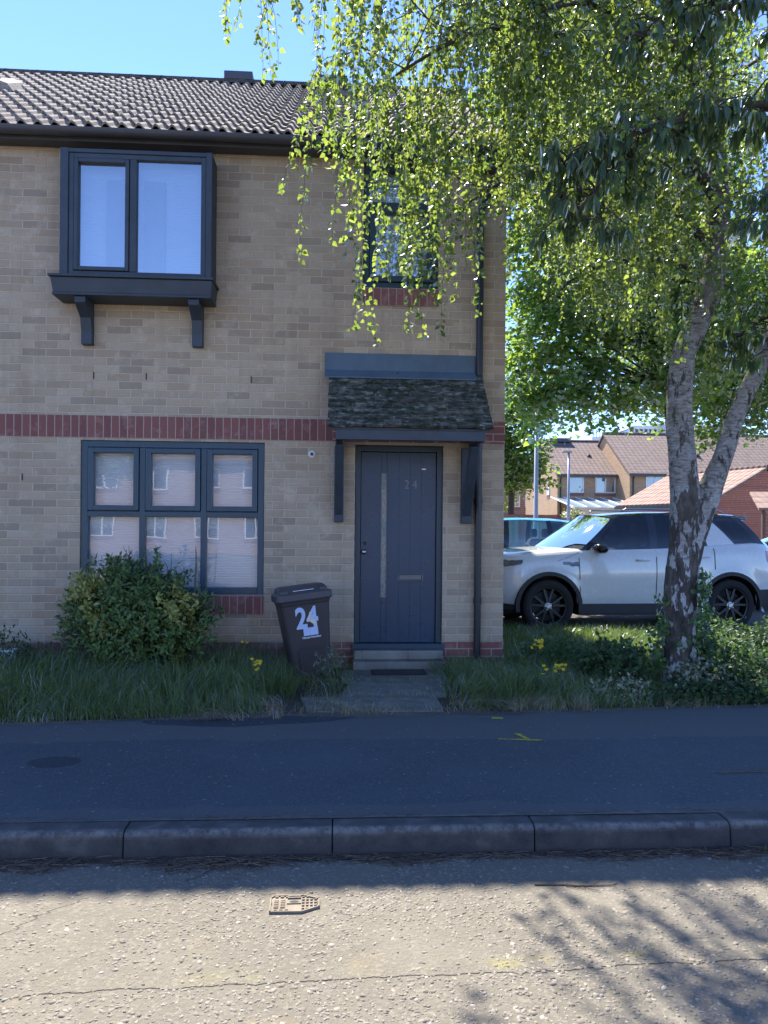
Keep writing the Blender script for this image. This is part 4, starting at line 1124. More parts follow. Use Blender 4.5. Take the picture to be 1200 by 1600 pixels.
# near front hub stands at (2.92, 10.25); local hub (.87, -.835)
yaw = math.atan2(10.434-10.245, 5.646-2.919)
c_, s_ = math.cos(yaw), math.sin(yaw); lx, ly = .87, -.835
suv, surf, idx, tof = make_car('parked_car', 'white off-roader with black roof and dark windows parked behind the birch trunk', 'car',
    (2.919-(lx*c_-ly*s_), 10.30-(lx*s_+ly*c_), .03), yaw, SUV)
b = MB()
for s in (-1, 1): b.tube([(2.1, s*.60, 1.735), (2.15, s*.60, 1.765), (3.6, s*.585, 1.755), (3.7, s*.58, 1.72)], .012, 8)
b.build('roof_rail', m_alloy2, suv, local=True)
BL = dict(L=4.55, W=1.84, axles=(.92, 3.62), zc=.33, arch=.37, clad=.0, cladding=False, paint=paint('bright blue car paint', (.02, .24, .36), .25), roofpaint=None,
    bot=[(0, .25), (.5, .24), (4.1, .24), (4.55, .30)], top=[(0, .76), (.1, .84), (.5, .95), (1.0, 1.03), (1.3, 1.06), (2.5, 1.06), (3.6, 1.09), (4.55, 1.08)],
    nose=[(.3, .04), (.5, 0), (.7, .05), (.9, .2)], tail=[(.3, .03), (.6, 0), (.9, .05), (1.1, .12)],
    roof=[(1.9, 1.55), (2.3, 1.655), (2.9, 1.68), (3.6, 1.66), (4.3, 1.58)],
    gh=[(1.05, 1.95, 'p'), (1.20, 2.0, 'g'), (1.62, 2.10, 'p'), (1.70, 2.16, 'g'), (2.52, 2.56, 'p'), (2.62, 2.66, 'g'), (3.42, 3.40, 'p'), (3.52, 3.50, 'g'), (4.12, 3.90, 'p'), (4.40, 4.16, 'p'), (4.42, 4.18, 'p')],
    yb=.90, yr=.70, wbow=.40, fbow=.16, glass=m_carglass2, head=(3.2, 7.6, .62, .76, .70, .86), taillamp=(4.2, .85, 1.02, .85, 1.02), grille=(.5, .66),
    gaps=[(1.30, .26, 1.04, 1.28), (2.57, .26, 1.04, 2.57)], handles=[(2.2, .90), (3.1, .92)], mirror=(1.55, 1.08), mirrorm=None, seats=[(1.9, -.37, .5), (1.9, .37, .5), (2.8, 0, 1.25)], seatm=m_int, tyre=.325, rim=.21, alloy=m_alloy2)
BL['roofpaint'] = BL['mirrorm'] = BL['paint']
make_car('parked_car', 'bright blue people carrier seen between the house corner and the white off-roader', 'car', (.55, 14.6, .03), R(2), BL)
SV = dict(BL); SV['paint'] = paint('pale silver car paint', (.42, .48, .54), .25); SV['roofpaint'] = SV['mirrorm'] = SV['paint']
SV['roof'] = [(1.9, 1.36), (2.3, 1.44), (2.9, 1.47), (3.6, 1.45), (4.3, 1.38)]; SV['top'] = [(0, .70), (.1, .78), (.5, .88), (1.3, .97), (2.5, .98), (4.55, 1.0)]
make_car('parked_car', 'pale silver car just showing behind the white off-roader at the right edge', 'car', (6.85, 14.0, .03), R(2), SV)

# ------------------------------------------------------------------ far houses
def far_tile(name, base, k=1.):
    q = NT(name); x, y, z = q.sep(q.obj())
    fz = q.M('FRACT', q.M('DIVIDE', z, .2*k)); fx = q.M('FRACT', q.M('DIVIDE', x, .3))
    n = q.noise(q.obj(), 3., 4, .7)
    c = q.ramp(n, [(.3, tuple(b*.8 for b in base)), (.7, tuple(b*1.25 for b in base))])
    c = q.mix(q.mapr(fz, 0., .3, .65, 0.), c, tuple(b*.35 for b in base))
    h = q.M('ADD', q.M('SUBTRACT', 1., fz), q.M('MULTIPLY', q.M('SINE', q.M('MULTIPLY', fx, 6.283)), .5))
    return q.fin(c, .9, q.bump(h, .7, .05), 0., .2)
m_ft1 = far_tile('far brown roof tiles', (.17, .13, .115)); m_ft2 = far_tile('garage roof tiles', (.25, .17, .14)); m_ft3 = far_tile('dark far roof', (.12, .085, .075))
m_fb1 = brick('far buff brick', [(.42, .27, .15), (.48, .32, .19), (.38, .24, .14)], (.46, .36, .25), stain=False)
m_fb2 = brick('far red brick', [(.36, .11, .065), (.42, .14, .08), (.31, .09, .06)], (.46, .34, .27), stain=False)
m_fb3 = brick('far brown brick', [(.24, .12, .09), (.28, .15, .11)], (.3, .24, .2), stain=False)
m_fwin = glass('far window glass', (.45, .5, .52), .10, 1.0, .02)
def gable_house(name, label, cat, loc, rz, Lx, Ly, eave, ridge, mw, mr, wins=(), over=.25, group=None, chimney=None, pipes=()):
    """ridge runs along local x; front is the y=0 side"""
    t = thing(name, label, cat, loc, rz, group)
    b = MB()
    b.quad((0, 0, 0), (Lx, 0, 0), (Lx, 0, eave), (0, 0, eave)); b.quad((0, Ly, 0), (0, Ly, eave), (Lx, Ly, eave), (Lx, Ly, 0))
    b.add([(0, 0, 0), (0, 0, eave), (0, Ly/2, ridge-.06), (0, Ly, eave), (0, Ly, 0)], [(0, 1, 2, 3, 4)])
    b.add([(Lx, 0, 0), (Lx, 0, eave), (Lx, Ly/2, ridge-.06), (Lx, Ly, eave), (Lx, Ly, 0)], [(4, 3, 2, 1, 0)])
    b.build('wall', mw, t, local=True)
    k = (ridge-eave)/(Ly/2); b = MB(); o = over
    for s in (0, 1):
        ya, yb_ = (-o, Ly/2) if s == 0 else (Ly+o, Ly/2)
        za = eave-o*k
        p = [(-.12, ya, za), (Lx+.12, ya, za), (Lx+.12, yb_, ridge), (-.12, yb_, ridge)]
        b.hexa([*p, *[(x, y, z+.1) for x, y, z in p]])
    b.build('roof', mr, t, local=True)
    b = MB(); b.tube([(-.13, Ly/2, ridge+.08), (Lx+.13, Ly/2, ridge+.08)], .11, 10); b.build('ridge', m_ft3, t, local=True)
    b = MB(); b.box(-.1, Lx+.1, -o-.1, -o-.003, eave-o*k-.09, eave-o*k+.02); b.build('gutter', m_gutter, t, local=True)
    for (x, z0, z1) in pipes:
        b = MB(); b.tube([(x, -.25, eave-.1), (x, -.06, eave-.4), (x, -.06, 0)], .05, 8); b.build('downpipe', m_blackpl, t, local=True)
    for (side, a, z, w_, h_, nm) in wins:
        f = None
        def P_(u, v, off):
            return {'f': (u, -off, v), 'l': (-off, u, v), 'r': (Lx+off, u, v)}[side]
        b = MB()
        def bar(u0, u1, v0, v1, o0, o1):
            p0, p1 = P_(u0, v0, o0), P_(u1, v1, o1); b.box(p0[0], p1[0], p0[1], p1[1], p0[2], p1[2])
        tk = .07
        bar(a, a+tk, z, z+h_, -.05, .04); bar(a+w_-tk, a+w_, z, z+h_, -.05, .04); bar(a+tk, a+w_-tk, z, z+tk, -.05, .04); bar(a+tk, a+w_-tk, z+h_-tk, z+h_, -.05, .04)
        if nm > 1:
            for j in range(1, nm): bar(a+w_*j/nm-.04, a+w_*j/nm+.04, z+tk, z+h_-tk, -.05, .042)
        b.cm = 1
        fr_ = b.build('window', m_white, t, local=True)
        g_ = MB(); g_.quad(P_(a+tk, z+tk, .012), P_(a+w_-tk, z+tk, .012), P_(a+w_-tk, z+h_-tk, .012), P_(a+tk, z+h_-tk, .012))
        g_.build('pane', m_fwin, fr_, local=True)
        g_ = MB(); g_.quad(P_(a+tk, z+tk, .006), P_(a+w_-tk, z+tk, .006), P_(a+w_-tk, z+h_-tk, .006), P_(a+tk, z+h_-tk, .006))
        g_.build('curtain', m_blind, fr_, local=True)
        g_ = MB(); p0, p1 = P_(a-.03, z-.2, -.02), P_(a+w_+.03, z-.002, .02); g_.box(p0[0], p1[0], p0[1], p1[1], p0[2], p1[2]); g_.build('sill', m_fb3, t, local=True)
    return t
A = gable_house('terraced_house', 'far buff brick house with sunlit gable end and glass lean-to below', 'house', (13.75, 46.2, 0), 0, 4.6, 8.0, 5.05, 7.5, m_fb1, m_ft1,
    [('f', .75, 3.82, .95, 1.05, 1), ('f', 2.45, 3.82, 1.3, 1.05, 2), ('l', 1.75, 3.75, .55, .6, 1)], pipes=[(.18, 0, 0)])
b = MB(); b.box(-.012, .0, -.0, 8.0, 2.35, 2.45); b.build('brick_band', m_fb2, A, local=True)
b = MB(); b.prism([(0, 0), (.3, 0), (.15, .16)], 'y', 0, .3); b.v = [(x+2.55, y+1.9, z+6.35) for x, y, z in b.v]; b.build('roof_vent', m_ft3, A, local=True)
b = MB(); b.box(.55, 2.0, 3.6, 4.3, 7.5, 7.75); b.build('ridge_vent', m_gutter, A, local=True)
B_ = gable_house('terraced_house', 'long taller terrace of far houses with brown tiled roof behind the birch trunk', 'house', (17.6, 44.1, 0), 0, 11.2, 8.8, 5.0, 7.85, m_fb1, m_ft1,
    [('f', 1.0, 3.75, 1.1, 1.05, 2), ('f', 4.4, 3.75, 1.1, 1.05, 2), ('f', 8.2, 3.75, 1.1, 1.05, 2)], pipes=[(.2, 0, 0), (5.5, 0, 0)])
for vx, vy in ((3.2, 1.9), (4.3, 1.6), (4.9, 1.65)):
    b = MB(); b.prism([(0, 0), (.34, 0), (.17, .18)], 'y', 0, .3); b.v = [(x+vx, y+vy, z+5.15+vy*.65) for x, y, z in b.v]; b.build('roof_vent', m_ft3, B_, local=True)
gable_house('detached_house', 'dark brown brick gable far off, left of the thick grey lamp post', 'house', (17.8, 57, 0), R(90), 8., 6.4, 4.7, 6.95, m_fb3, m_ft3, [('l', 3.0, 3.2, .4, 1.3, 1), ('l', 3.8, 3.2, .4, 1.3, 1)])
G = gable_house('brick_garage', 'red brick garage with a low brown tiled roof behind the white car', 'garage', (13.447, 34.764, 0), math.atan2(-5.6, 1.597), 5.82, 5.7, 2.66, 4.1, m_fb2, m_ft2, over=.2)
# lean-to of glass
t = thing('conservatory', 'glass lean-to with cream fascia against the far buff house', 'conservatory', (15.2, 43.6, 0))
def rel(b, t): b.v = [(x-t.location.x, y-t.location.y, z-t.location.z) for x, y, z in b.v]; return b
m_cream = pbr('cream painted wood', (.62, .58, .42), .6); m_cglass = pbr('lean-to roof glass', (.16, .22, .25), .25, .2, 3, 0)
b = MB(); b.quad((13.3, 41.6, 2.75), (17.3, 41.6, 2.75), (17.3, 46.1, 3.5), (13.3, 46.1, 3.5)); rel(b, t).build('glass_roof', m_cglass, t, local=True)
for k in range(6):
    x = 13.3+k*.8; b = MB(); b.hexa([(x-.03, 41.6, 2.76), (x+.03, 41.6, 2.76), (x+.03, 46.1, 3.51), (x-.03, 46.1, 3.51), (x-.03, 41.6, 2.82), (x+.03, 41.6, 2.82), (x+.03, 46.1, 3.57), (x-.03, 46.1, 3.57)]); rel(b, t).build('glazing_bar', m_white, t, local=True)
b = MB(); b.box(13.25, 17.35, 41.5, 41.59, 2.42, 2.76); rel(b, t).build('fascia', m_cream, t, local=True)
b = MB(); b.box(13.3, 17.3, 41.62, 41.7, 0, 1.0)
for k in range(6): b.box(13.3+k*.788, 13.36+k*.788, 41.62, 41.7, 1.0, 2.42)
b.box(13.36, 17.2, 41.63, 41.69, 2.3, 2.42); b.box(13.36, 17.2, 41.63, 41.69, 1.0, 1.1); rel(b, t).build('frame', m_white, t, local=True)
b = MB(); b.quad((13.3, 41.66, 1.), (17.3, 41.66, 1.), (17.3, 41.66, 2.42), (13.3, 41.66, 2.42)); rel(b, t).build('pane', m_fwin, t, local=True)
# trellis shelter at the right
t = thing('trellis_shelter', 'small tiled shelter with wooden trellis at the right edge beside the garage', 'shelter', (14.0, 23.6, 0))
m_wood = pbr('brown wood', (.16, .09, .06), .8, .2, 8)
b = MB(); b.hexa([(-.75, -.9, 2.15), (2.5, -.9, 2.15), (2.5, .6, 2.75), (-.2, .6, 2.75), (-.75, -.9, 2.22), (2.5, -.9, 2.22), (2.5, .6, 2.82), (-.2, .6, 2.82)]); b.build('roof', m_ft2, t, local=True)
b = MB(); b.box(-.45, -.37, -.6, -.52, 0, 2.2); b.box(.55, .63, -.6, -.52, 0, 2.2); b.build('post', m_wood, t, local=True)
b = MB()
for k in range(8): b.box(-.37+.02+k*.12, -.37+.04+k*.12, -.57, -.555, .2, 2.1)
for k in range(15): b.box(-.37, .55, -.553, -.54, .25+k*.125, .27+k*.125)
b.build('trellis', m_wood, t, local=True)
t = thing('office_block', 'pale grey flat roofed modern block on the skyline beyond the far roofs', 'office building', (50, 112, 0))
m_clad = pbr('grey cladding', (.42, .44, .48), .5, .05, .5, 0); m_pale = pbr('pale cladding', (.62, .63, .64), .6, .05)
b = MB(); b.box(-2.6, 7.5, -4, 14, 0, 17.4); b.build('main_block', m_clad, t, local=True, bevel=.05)
b = MB(); b.box(-7., -2.6, -3.6, 12, 0, 16.6); b.build('window_block', m_fwin, t, local=True)
b = MB()
for k in range(7): b.box(-7.1+k*.72, -6.95+k*.72, -4.1, -3.6, 0, 17.0)
b.box(-7.2, -2.6, -4.15, 12, 16.6, 17.1); b.build('fin', m_pale, t, local=True)
t = thing('plant_room', 'small pale rooftop block with aerials on the skyline left of the roof step', 'building', (38, 108, 0))
b = MB(); b.box(-1., 1., -1, 2, 0, 15.2); b.build('block', m_pale, t, local=True)
b = MB()
for k in range(3): b.tube([(-.5+k*.5, 0, 15.2), (-.5+k*.5, 0, 16.4)], .05, 6)
b.build('aerial', m_gutter, t, local=True)
# street lamps, fence, low wall
m_galv = pbr('galvanised steel', (.34, .36, .40), .45, .1, 6, .1, 60, .4)
t = thing('street_lamp', 'thick grey lamp post behind the blue car, its top lost in leaves', 'street lamp', (6.35, 23.7, 0))
b = MB(); b.tube([(0, 0, 0), (0, 0, 1.6), (0, 0, 1.62), (0, 0, 7.2)], [.09, .09, .075, .055], 16); b.build('post', m_galv, t, local=True, smooth=True)
b = MB(); b.tube([(0, 0, 7.2), (0, -.5, 7.45), (0, -1.0, 7.5)], .035, 8); b.build('arm', m_galv, t, local=True)
b = MB(); b.box(-.14, .14, -1.6, -.95, 7.44, 7.56); b.build('lamp_head', m_galv, t, local=True, bevel=.03)
t = thing('street_lamp', 'slim pale lamp post with a short flat head in front of the lean-to', 'street lamp', (9.24, 29.5, 0))
b = MB(); b.tube([(0, 0, 0), (0, 0, 1.3), (0, 0, 4.6)], [.075, .065, .045], 14); b.build('post', m_galv, t, local=True, smooth=True)
b = MB(); b.box(-.28, .12, -.09, .09, 4.6, 4.68); b.build('lamp_head', m_galv, t, local=True, bevel=.02)
t = thing('board_fence', 'low weathered board fence running behind the parked cars', 'fence', (10, 32.5, 0))
q = NT('fence boards'); x, y, z = q.sep(q.obj()); fx = q.M('FRACT', q.M('DIVIDE', x, .14))
wn = q.n('ShaderNodeTexWhiteNoise', noise_dimensions='1D'); q.put(wn.inputs['W'], q.M('FLOOR', q.M('DIVIDE', x, .14)))
c = q.mix(q.mapr(fx, 0, .12, .7, 0.), q.ramp(wn.outputs['Value'], [(0, (.20, .15, .11)), (1, (.34, .27, .20))]), (.05, .04, .03)); m_fence = q.fin(c, .85)
b = MB()
x = -3.9
while x < 5.2:
    b.box(x, x+.125, -.01, .012, .1, 2.0+random.uniform(-.012, .012)); x += .135
b.build('boards', m_fence, t, local=True)
for k in range(6):
    b = MB(); b.box(-3.95+k*1.83, -3.85+k*1.83, .014, .11, 0, 2.08); b.build('post', m_wood, t, local=True)
b = MB(); b.box(0, 6, 0, .22, 0, 2.05); b.box(-.03, 6.03, -.03, .25, 2.05, 2.16)
t = b.build('brick_wall', m_fb2); t.location = (4.2, 34, 0); tag(t, 'low red brick garden wall with flat coping behind the blue car at the house corner', 'wall')

# houses across the street: they face the camera's back and show as reflections in the window panes
m_fb4 = brick('opposite brick', [(.33, .23, .18), (.38, .27, .21)], (.40, .34, .29), stain=False)
for k, (xo, lab) in enumerate(((-14, 'brick terrace opposite with white windows, reflected in the left panes'), (-2.5, 'brick terrace opposite with white windows and porch, reflected in the right panes'))):
    t = gable_house('opposite_house', lab, 'house', (xo+11.4, -24, 0), math.pi, 11.2, 8.5, 5.0, 8., m_fb4, m_ft1,
        [('f', a, z, 1.3, 1.15, 2) for a in (1, 3.6, 6.2, 8.8) for z in (3.4, .9)])

# ------------------------------------------------------------------ leaf materials
m_birch = leafmat('birch leaves', (.05, .088, .030), (.10, .15, .045), (.20, .33, .04), (.42, .50, .09), .12, .50, .45)
m_maple = leafmat('maple leaves', (.038, .085, .024), (.075, .13, .032), (.20, .38, .04), (.40, .56, .07), .12, .5, .5)
m_long = leafmat('long glossy leaves', (.045, .085, .045), (.085, .13, .06), (.14, .26, .03), (.30, .42, .05), .35, .42, .35)
m_bush = leafmat('evergreen bush leaves', (.07, .13, .036), (.14, .20, .055), (.06, .14, .02), (.14, .24, .03), .3, .25, .4)
m_varie = leafmat('yellow edged leaves', (.22, .24, .05), (.38, .37, .09), (.2, .28, .04), (.4, .42, .06), .4, .3, .35)
m_ground = leafmat('ground cover leaves', (.028, .062, .026), (.065, .11, .038), (.07, .16, .03), (.16, .28, .05), .14, .35, .5)
m_vari2 = leafmat('cream edged leaves', (.20, .22, .14), (.36, .36, .24), (.2, .28, .1), (.4, .42, .2), .3, .3, .35)
m_grass = leafmat('grass blades', (.085, .14, .048), (.16, .21, .075), (.12, .24, .03), (.24, .34, .05), .12, .4, .5, extra=(.16, .165, .07))
m_dry = leafmat('dry grass', (.20, .16, .09), (.36, .30, .18), (.2, .16, .08), (.4, .34, .2), .15, .3, .6)
m_yellow = leafmat('yellow petals', (.75, .55, .02), (.85, .70, .04), (.7, .55, .02), (.85, .7, .05), .2, .4, .5)
m_stem = pbr('green stem', (.06, .09, .035), .7, .2, 20, .1)
def bark_birch():
    q = NT('birch bark'); o = q.obj(); x, y, z = q.sep(o)
    mp = q.n('ShaderNodeMapping'); mp.inputs['Scale'].default_value = (1, 1, 3.2); q.put(mp.inputs[0], o)
    mv = q.n('ShaderNodeMapping'); mv.inputs['Scale'].default_value = (1, 1, .35); q.put(mv.inputs[0], o)
    hor = q.noise(mp.outputs[0], 16., 6, .7); ver = q.noise(mv.outputs[0], 13., 6, .7); big = q.noise(mv.outputs[0], 7., 4, .6)
    pale = q.ramp(hor, [(.36, (.07, .062, .055)), (.44, (.20, .185, .165)), (.58, (.31, .295, .27)), (.72, (.44, .425, .40))])
    dark = q.ramp(ver, [(.3, (.03, .026, .023)), (.5, (.085, .073, .063)), (.7, (.18, .155, .135))])
    # lower trunk: rough dark plates with white islands; higher up pale skin with dark scars
    lowk = q.mapr(q.M('ADD', z, q.M('MULTIPLY', q.M('SUBTRACT', big, .5), 2.2)), 1.2, 2.0, 1., 0., True)
    isl = q.noise(mv.outputs[0], 12., 5, .65)
    thr = q.M('ADD', isl, q.M('MULTIPLY', lowk, .115))
    mk = q.mapr(thr, .565, .60, 0., 1.)
    white = q.mix(lowk, pale, q.mix(.5, pale, (.62, .62, .62)))
    c = q.mix(mk, white, dark)
    c = q.mix(q.mapr(q.noise(o, 3.3, 3), .5, .7, 0., .35), c, (.13, .13, .085))
    c = q.mix(q.mapr(z, 3.0, 4.2, 0., .75), c, q.mix(.4, dark, (.12, .085, .06)))
    h = q.M('ADD', q.M('MULTIPLY', ver, q.M('ADD', .5, mk)), q.M('MULTIPLY', hor, .4))
    return q.fin(c, .85, q.bump(h, 1., .02), 0., .2)
m_bark = bark_birch()
m_bark2 = pbr('dark branch bark', (.06, .048, .04), .9, .3, 10, .6, 60, dist=.01)
def limb_mesh(b, pts, rad, n=10, sub=4):
    """smooth tube through control points"""
    P_ = [Vector(p) for p in pts]; out = []; rr_ = []
    for i in range(len(P_)-1):
        p0, p1, p2, p3 = P_[max(i-1, 0)], P_[i], P_[i+1], P_[min(i+2, len(P_)-1)]
        for k in range(sub):
            t = k/sub
            out.append(.5*((2*p1)+(-p0+p2)*t+(2*p0-5*p1+4*p2-p3)*t*t+(-p0+3*p1-3*p2+p3)*t**3)); rr_.append(rad[i]*(1-t)+rad[i+1]*t)
    out.append(P_[-1]); rr_.append(rad[-1]); b.tube(out, rr_, n); return out, rr_
def roughen(o, amt, sc):
    for v in o.data.vertices:
        d = noise.noise(Vector((v.co.x*sc, v.co.y*sc, v.co.z*sc*.45)))+.5*noise.noise(v.co*sc*2.7)
        v.co += v.normal*d*amt
# ------------------------------------------------------------------ the birch
birch = thing('birch_tree', 'white barked birch forking into two stems with weeping branches hanging before the house', 'tree', (2.93, 6.24, .12))
b = MB()
limb_mesh(b, [(2.96, 6.25, .02), (2.945, 6.24, .35), (2.945, 6.24, .9), (2.985, 6.235, 1.45), (2.97, 6.235, 1.9), (2.925, 6.24, 2.45), (2.945, 6.24, 2.95), (3.08, 6.23, 3.3), (3.2, 6.22, 3.65), (3.24, 6.2, 4.2), (3.2, 6.25, 5.0), (3.1, 6.3, 6.0), (3.0, 6.35, 7.2)],
          [.18, .150, .135, .128, .120, .108, .102, .10, .098, .09, .07, .05, .03], 28, 12)
t1 = b.build('trunk', m_bark, birch, smooth=True); roughen(t1, .011, 9)
b = MB()
limb_mesh(b, [(2.99, 6.24, 1.0), (3.05, 6.23, 1.4), (3.17, 6.22, 1.78), (3.30, 6.21, 2.12), (3.42, 6.2, 2.5), (3.62, 6.19, 2.95), (3.95, 6.15, 3.7), (4.25, 6.1, 4.6), (4.45, 6.0, 5.6), (4.5, 5.9, 6.6)],
          [.08, .105, .105, .080, .072, .073, .072, .065, .05, .02], 24, 10)
t2 = b.build('stem', m_bark, birch, smooth=True); roughen(t2, .008, 11)
LIMBS = [
 [(3.24, 6.2, 4.3), (2.75, 6.0, 4.78), (2.4, 5.87, 5.05), (1.97, 5.7, 5.27), (1.5, 5.45, 5.2), (1.15, 5.24, 5.08), (.73, 5.1, 4.85), (.35, 5.0, 4.55)],
 [(3.1, 6.3, 5.4), (2.2, 5.8, 6.0), (1.3, 5.3, 6.15), (.4, 4.95, 5.95), (-.3, 4.85, 5.5), (-.75, 4.8, 5.2)],
 [(1.5, 5.45, 5.2), (1.15, 5.24, 5.6), (.8, 5.1, 5.8), (.3, 5.2, 5.7)],
 [(3.1, 6.3, 5.7), (2.4, 6.8, 6.4), (1.8, 7.2, 6.8), (1.2, 7.6, 7.0)],
 [(4.4, 6.05, 5.3), (5.0, 5.8, 5.6), (5.5, 5.5, 5.4)],
 [(3.2, 6.3, 4.9), (3.3, 7.3, 5.6), (3.4, 8.3, 5.9), (3.3, 9.0, 5.5)],
 [(3.15, 6.2, 4.8), (2.8, 5.5, 5.35), (2.4, 4.9, 5.4), (1.9, 4.6, 5.2)],
 [(3.23, 6.2, 3.9), (2.6, 6.15, 4.35), (2.0, 6.05, 4.5), (1.4, 5.95, 4.35), (1.0, 5.9, 4.1)],
 [(4.1, 6.1, 4.2), (4.4, 5.5, 4.6), (4.6, 4.9, 4.5)],
 [(4.3, 6.1, 4.8), (4.5, 7.0, 5.2), (4.6, 8.0, 5.1)],
 [(3.0, 6.3, 6.6), (2.3, 5.9, 7.2), (1.6, 5.5, 7.3), (.8, 5.2, 7.0)],
 [(3.2, 6.25, 4.5), (2.9, 7.0, 5.1), (2.3, 7.6, 5.5), (2.0, 8.2, 5.4)],
 [(2.4, 5.87, 5.05), (2.1, 5.4, 5.2), (1.7, 5.0, 5.1), (1.3, 4.8, 4.9)],
 [(3.1, 6.3, 5.5), (3.2, 8, 6.6), (3.1, 9.5, 7.0), (2.9, 10.6, 6.8)],  # this and the next two: unseen rear limbs added to shade the bed
 [(4.3, 6.1, 5.0), (4.0, 8, 6.2), (3.8, 9.6, 6.4), (3.7, 10.8, 6.0)],
 [(4.4, 6.0, 5.6), (4.6, 7.6, 6.6), (4.6, 9.2, 7.0), (4.3, 10.8, 6.8)],
 [(3.2, 6.25, 3.7), (2.9, 6.7, 4.0), (2.5, 7.3, 4.1), (2.1, 7.9, 3.9)],
]
limbpts = []
for L_i in LIMBS:
    b = MB(); n = len(L_i); r0 = .05 if n > 4 else .038
    o_, r_ = limb_mesh(b, L_i, [r0*(1-.85*i/(n-1)) for i in range(n)], 8, 4)
    b.build('limb', m_bark2, birch, smooth=True)
    limbpts += [(p, r) for p, r in zip(o_, r_)][3:]
def VLOW(u):    # tangent of the lowest hanging leaves below/above eye level, by bearing across the crown
    return interp([(-.25, .68), (-.13, .66), (-.098, .60), (-.085, .42), (-.07, .33), (-.04, .33), (0., .27), (.06, .26), (.10, .31), (.125, .42), (.16, .42), (.2, .36), (.26, .27), (.38, .21), (.42, .15), (.6, .12)], u)
strandV = []; strandF = []; nv = 0; LP = []; LD = []; LN = []; SZ = []
tw = MB(); nstr = 0
TH_ = R(3.4)
def camspace(p):
    d = p.x*math.sin(TH_)+p.y*math.cos(TH_); return (p.x*math.cos(TH_)-p.y*math.sin(TH_))/d, (p.z-1.48)/d, d
def add_strand(p0, length, sway):
    p = p0.copy(); a = random.uniform(0, 6.28); d = Vector((math.cos(a)*.5, math.sin(a)*.5, .1)); pts = [p.copy()]
    n = max(3, int(length/.09))
    for s in range(n):
        d = (d+Vector((sway*.10, -.01, -.42))+Vector((random.gauss(0, .09), random.gauss(0, .09), 0))).normalized()
        p = p+d*length/n; pts.append(p.copy())
        if p.y > 7.0 and p.x < 1.75 and p.z < 5.4: break
        if p.y > 6.75 and p.x < 1.9 and p.z < 6.2: break
    if len(pts) < 3: return
    tw.tube(pts, [.0028*(1-.75*i/len(pts)) for i in range(len(pts))], 3, cap=False)
    for i in range(len(pts)-1):
        for k in range(random.choice((4, 5, 5))):
            t = random.random(); q0 = pts[i].lerp(pts[i+1], t); a = random.uniform(0, 6.28)
            o = Vector((math.cos(a), math.sin(a), random.uniform(-1.5, -.15))).normalized()
            LP.append(q0+o*.012); LD.append(o); LN.append(Vector((random.gauss(0, 1), random.gauss(0, 1), random.gauss(.35, .8)))); SZ.append(random.uniform(.024, .052))
backpts = [q_ for q_ in limbpts if q_[0].y > 7.6]  # rear limb points, given extra strands so the crown shades the bed
for it in range(980):
    lp, lr = random.choice(limbpts if it % 4 else backpts)
    a = random.uniform(0, 6.28); ln = random.uniform(.15, .95)
    e = lp+Vector((math.cos(a)*ln, math.sin(a)*ln*.8, random.uniform(-.15, .3)))
    if e.x < 1.9 and e.y > 6.7 and e.z < 6.4: continue
    if e.y < 4.35 or e.x > 5.6: continue
    if .9 < e.x < 2.4 and e.z < 5.0 and random.random() < .45: continue
    if noise.noise(Vector(e)*1.3+Vector((5, 1, 2)))+.3*noise.noise(Vector(e)*3.1) < -.12: continue
    cu, cv, cd_ = camspace(e)
    low = VLOW(cu)+abs(random.gauss(0, .05))
    if cv < low+.02: continue
    if cu < -.125 and random.random() < .3: continue
    mid = (lp+e)/2+Vector((0, 0, .08+.1*ln))
    tw.tube([lp, mid, e], [.006, .004, .003], 4, cap=False)
    nb = 3
    for k in range(nb):
        s0 = mid.lerp(e, (k+1)/nb)
        cu, cv, cd_ = camspace(s0)
        mx = (cv-low)*cd_
        if mx < .12: continue
        ln2 = min(mx, random.choice((.5, .8, 1.1, 1.6, 2.2))*random.uniform(.7, 1.2))
        add_strand(s0, ln2, -.25); nstr += 1
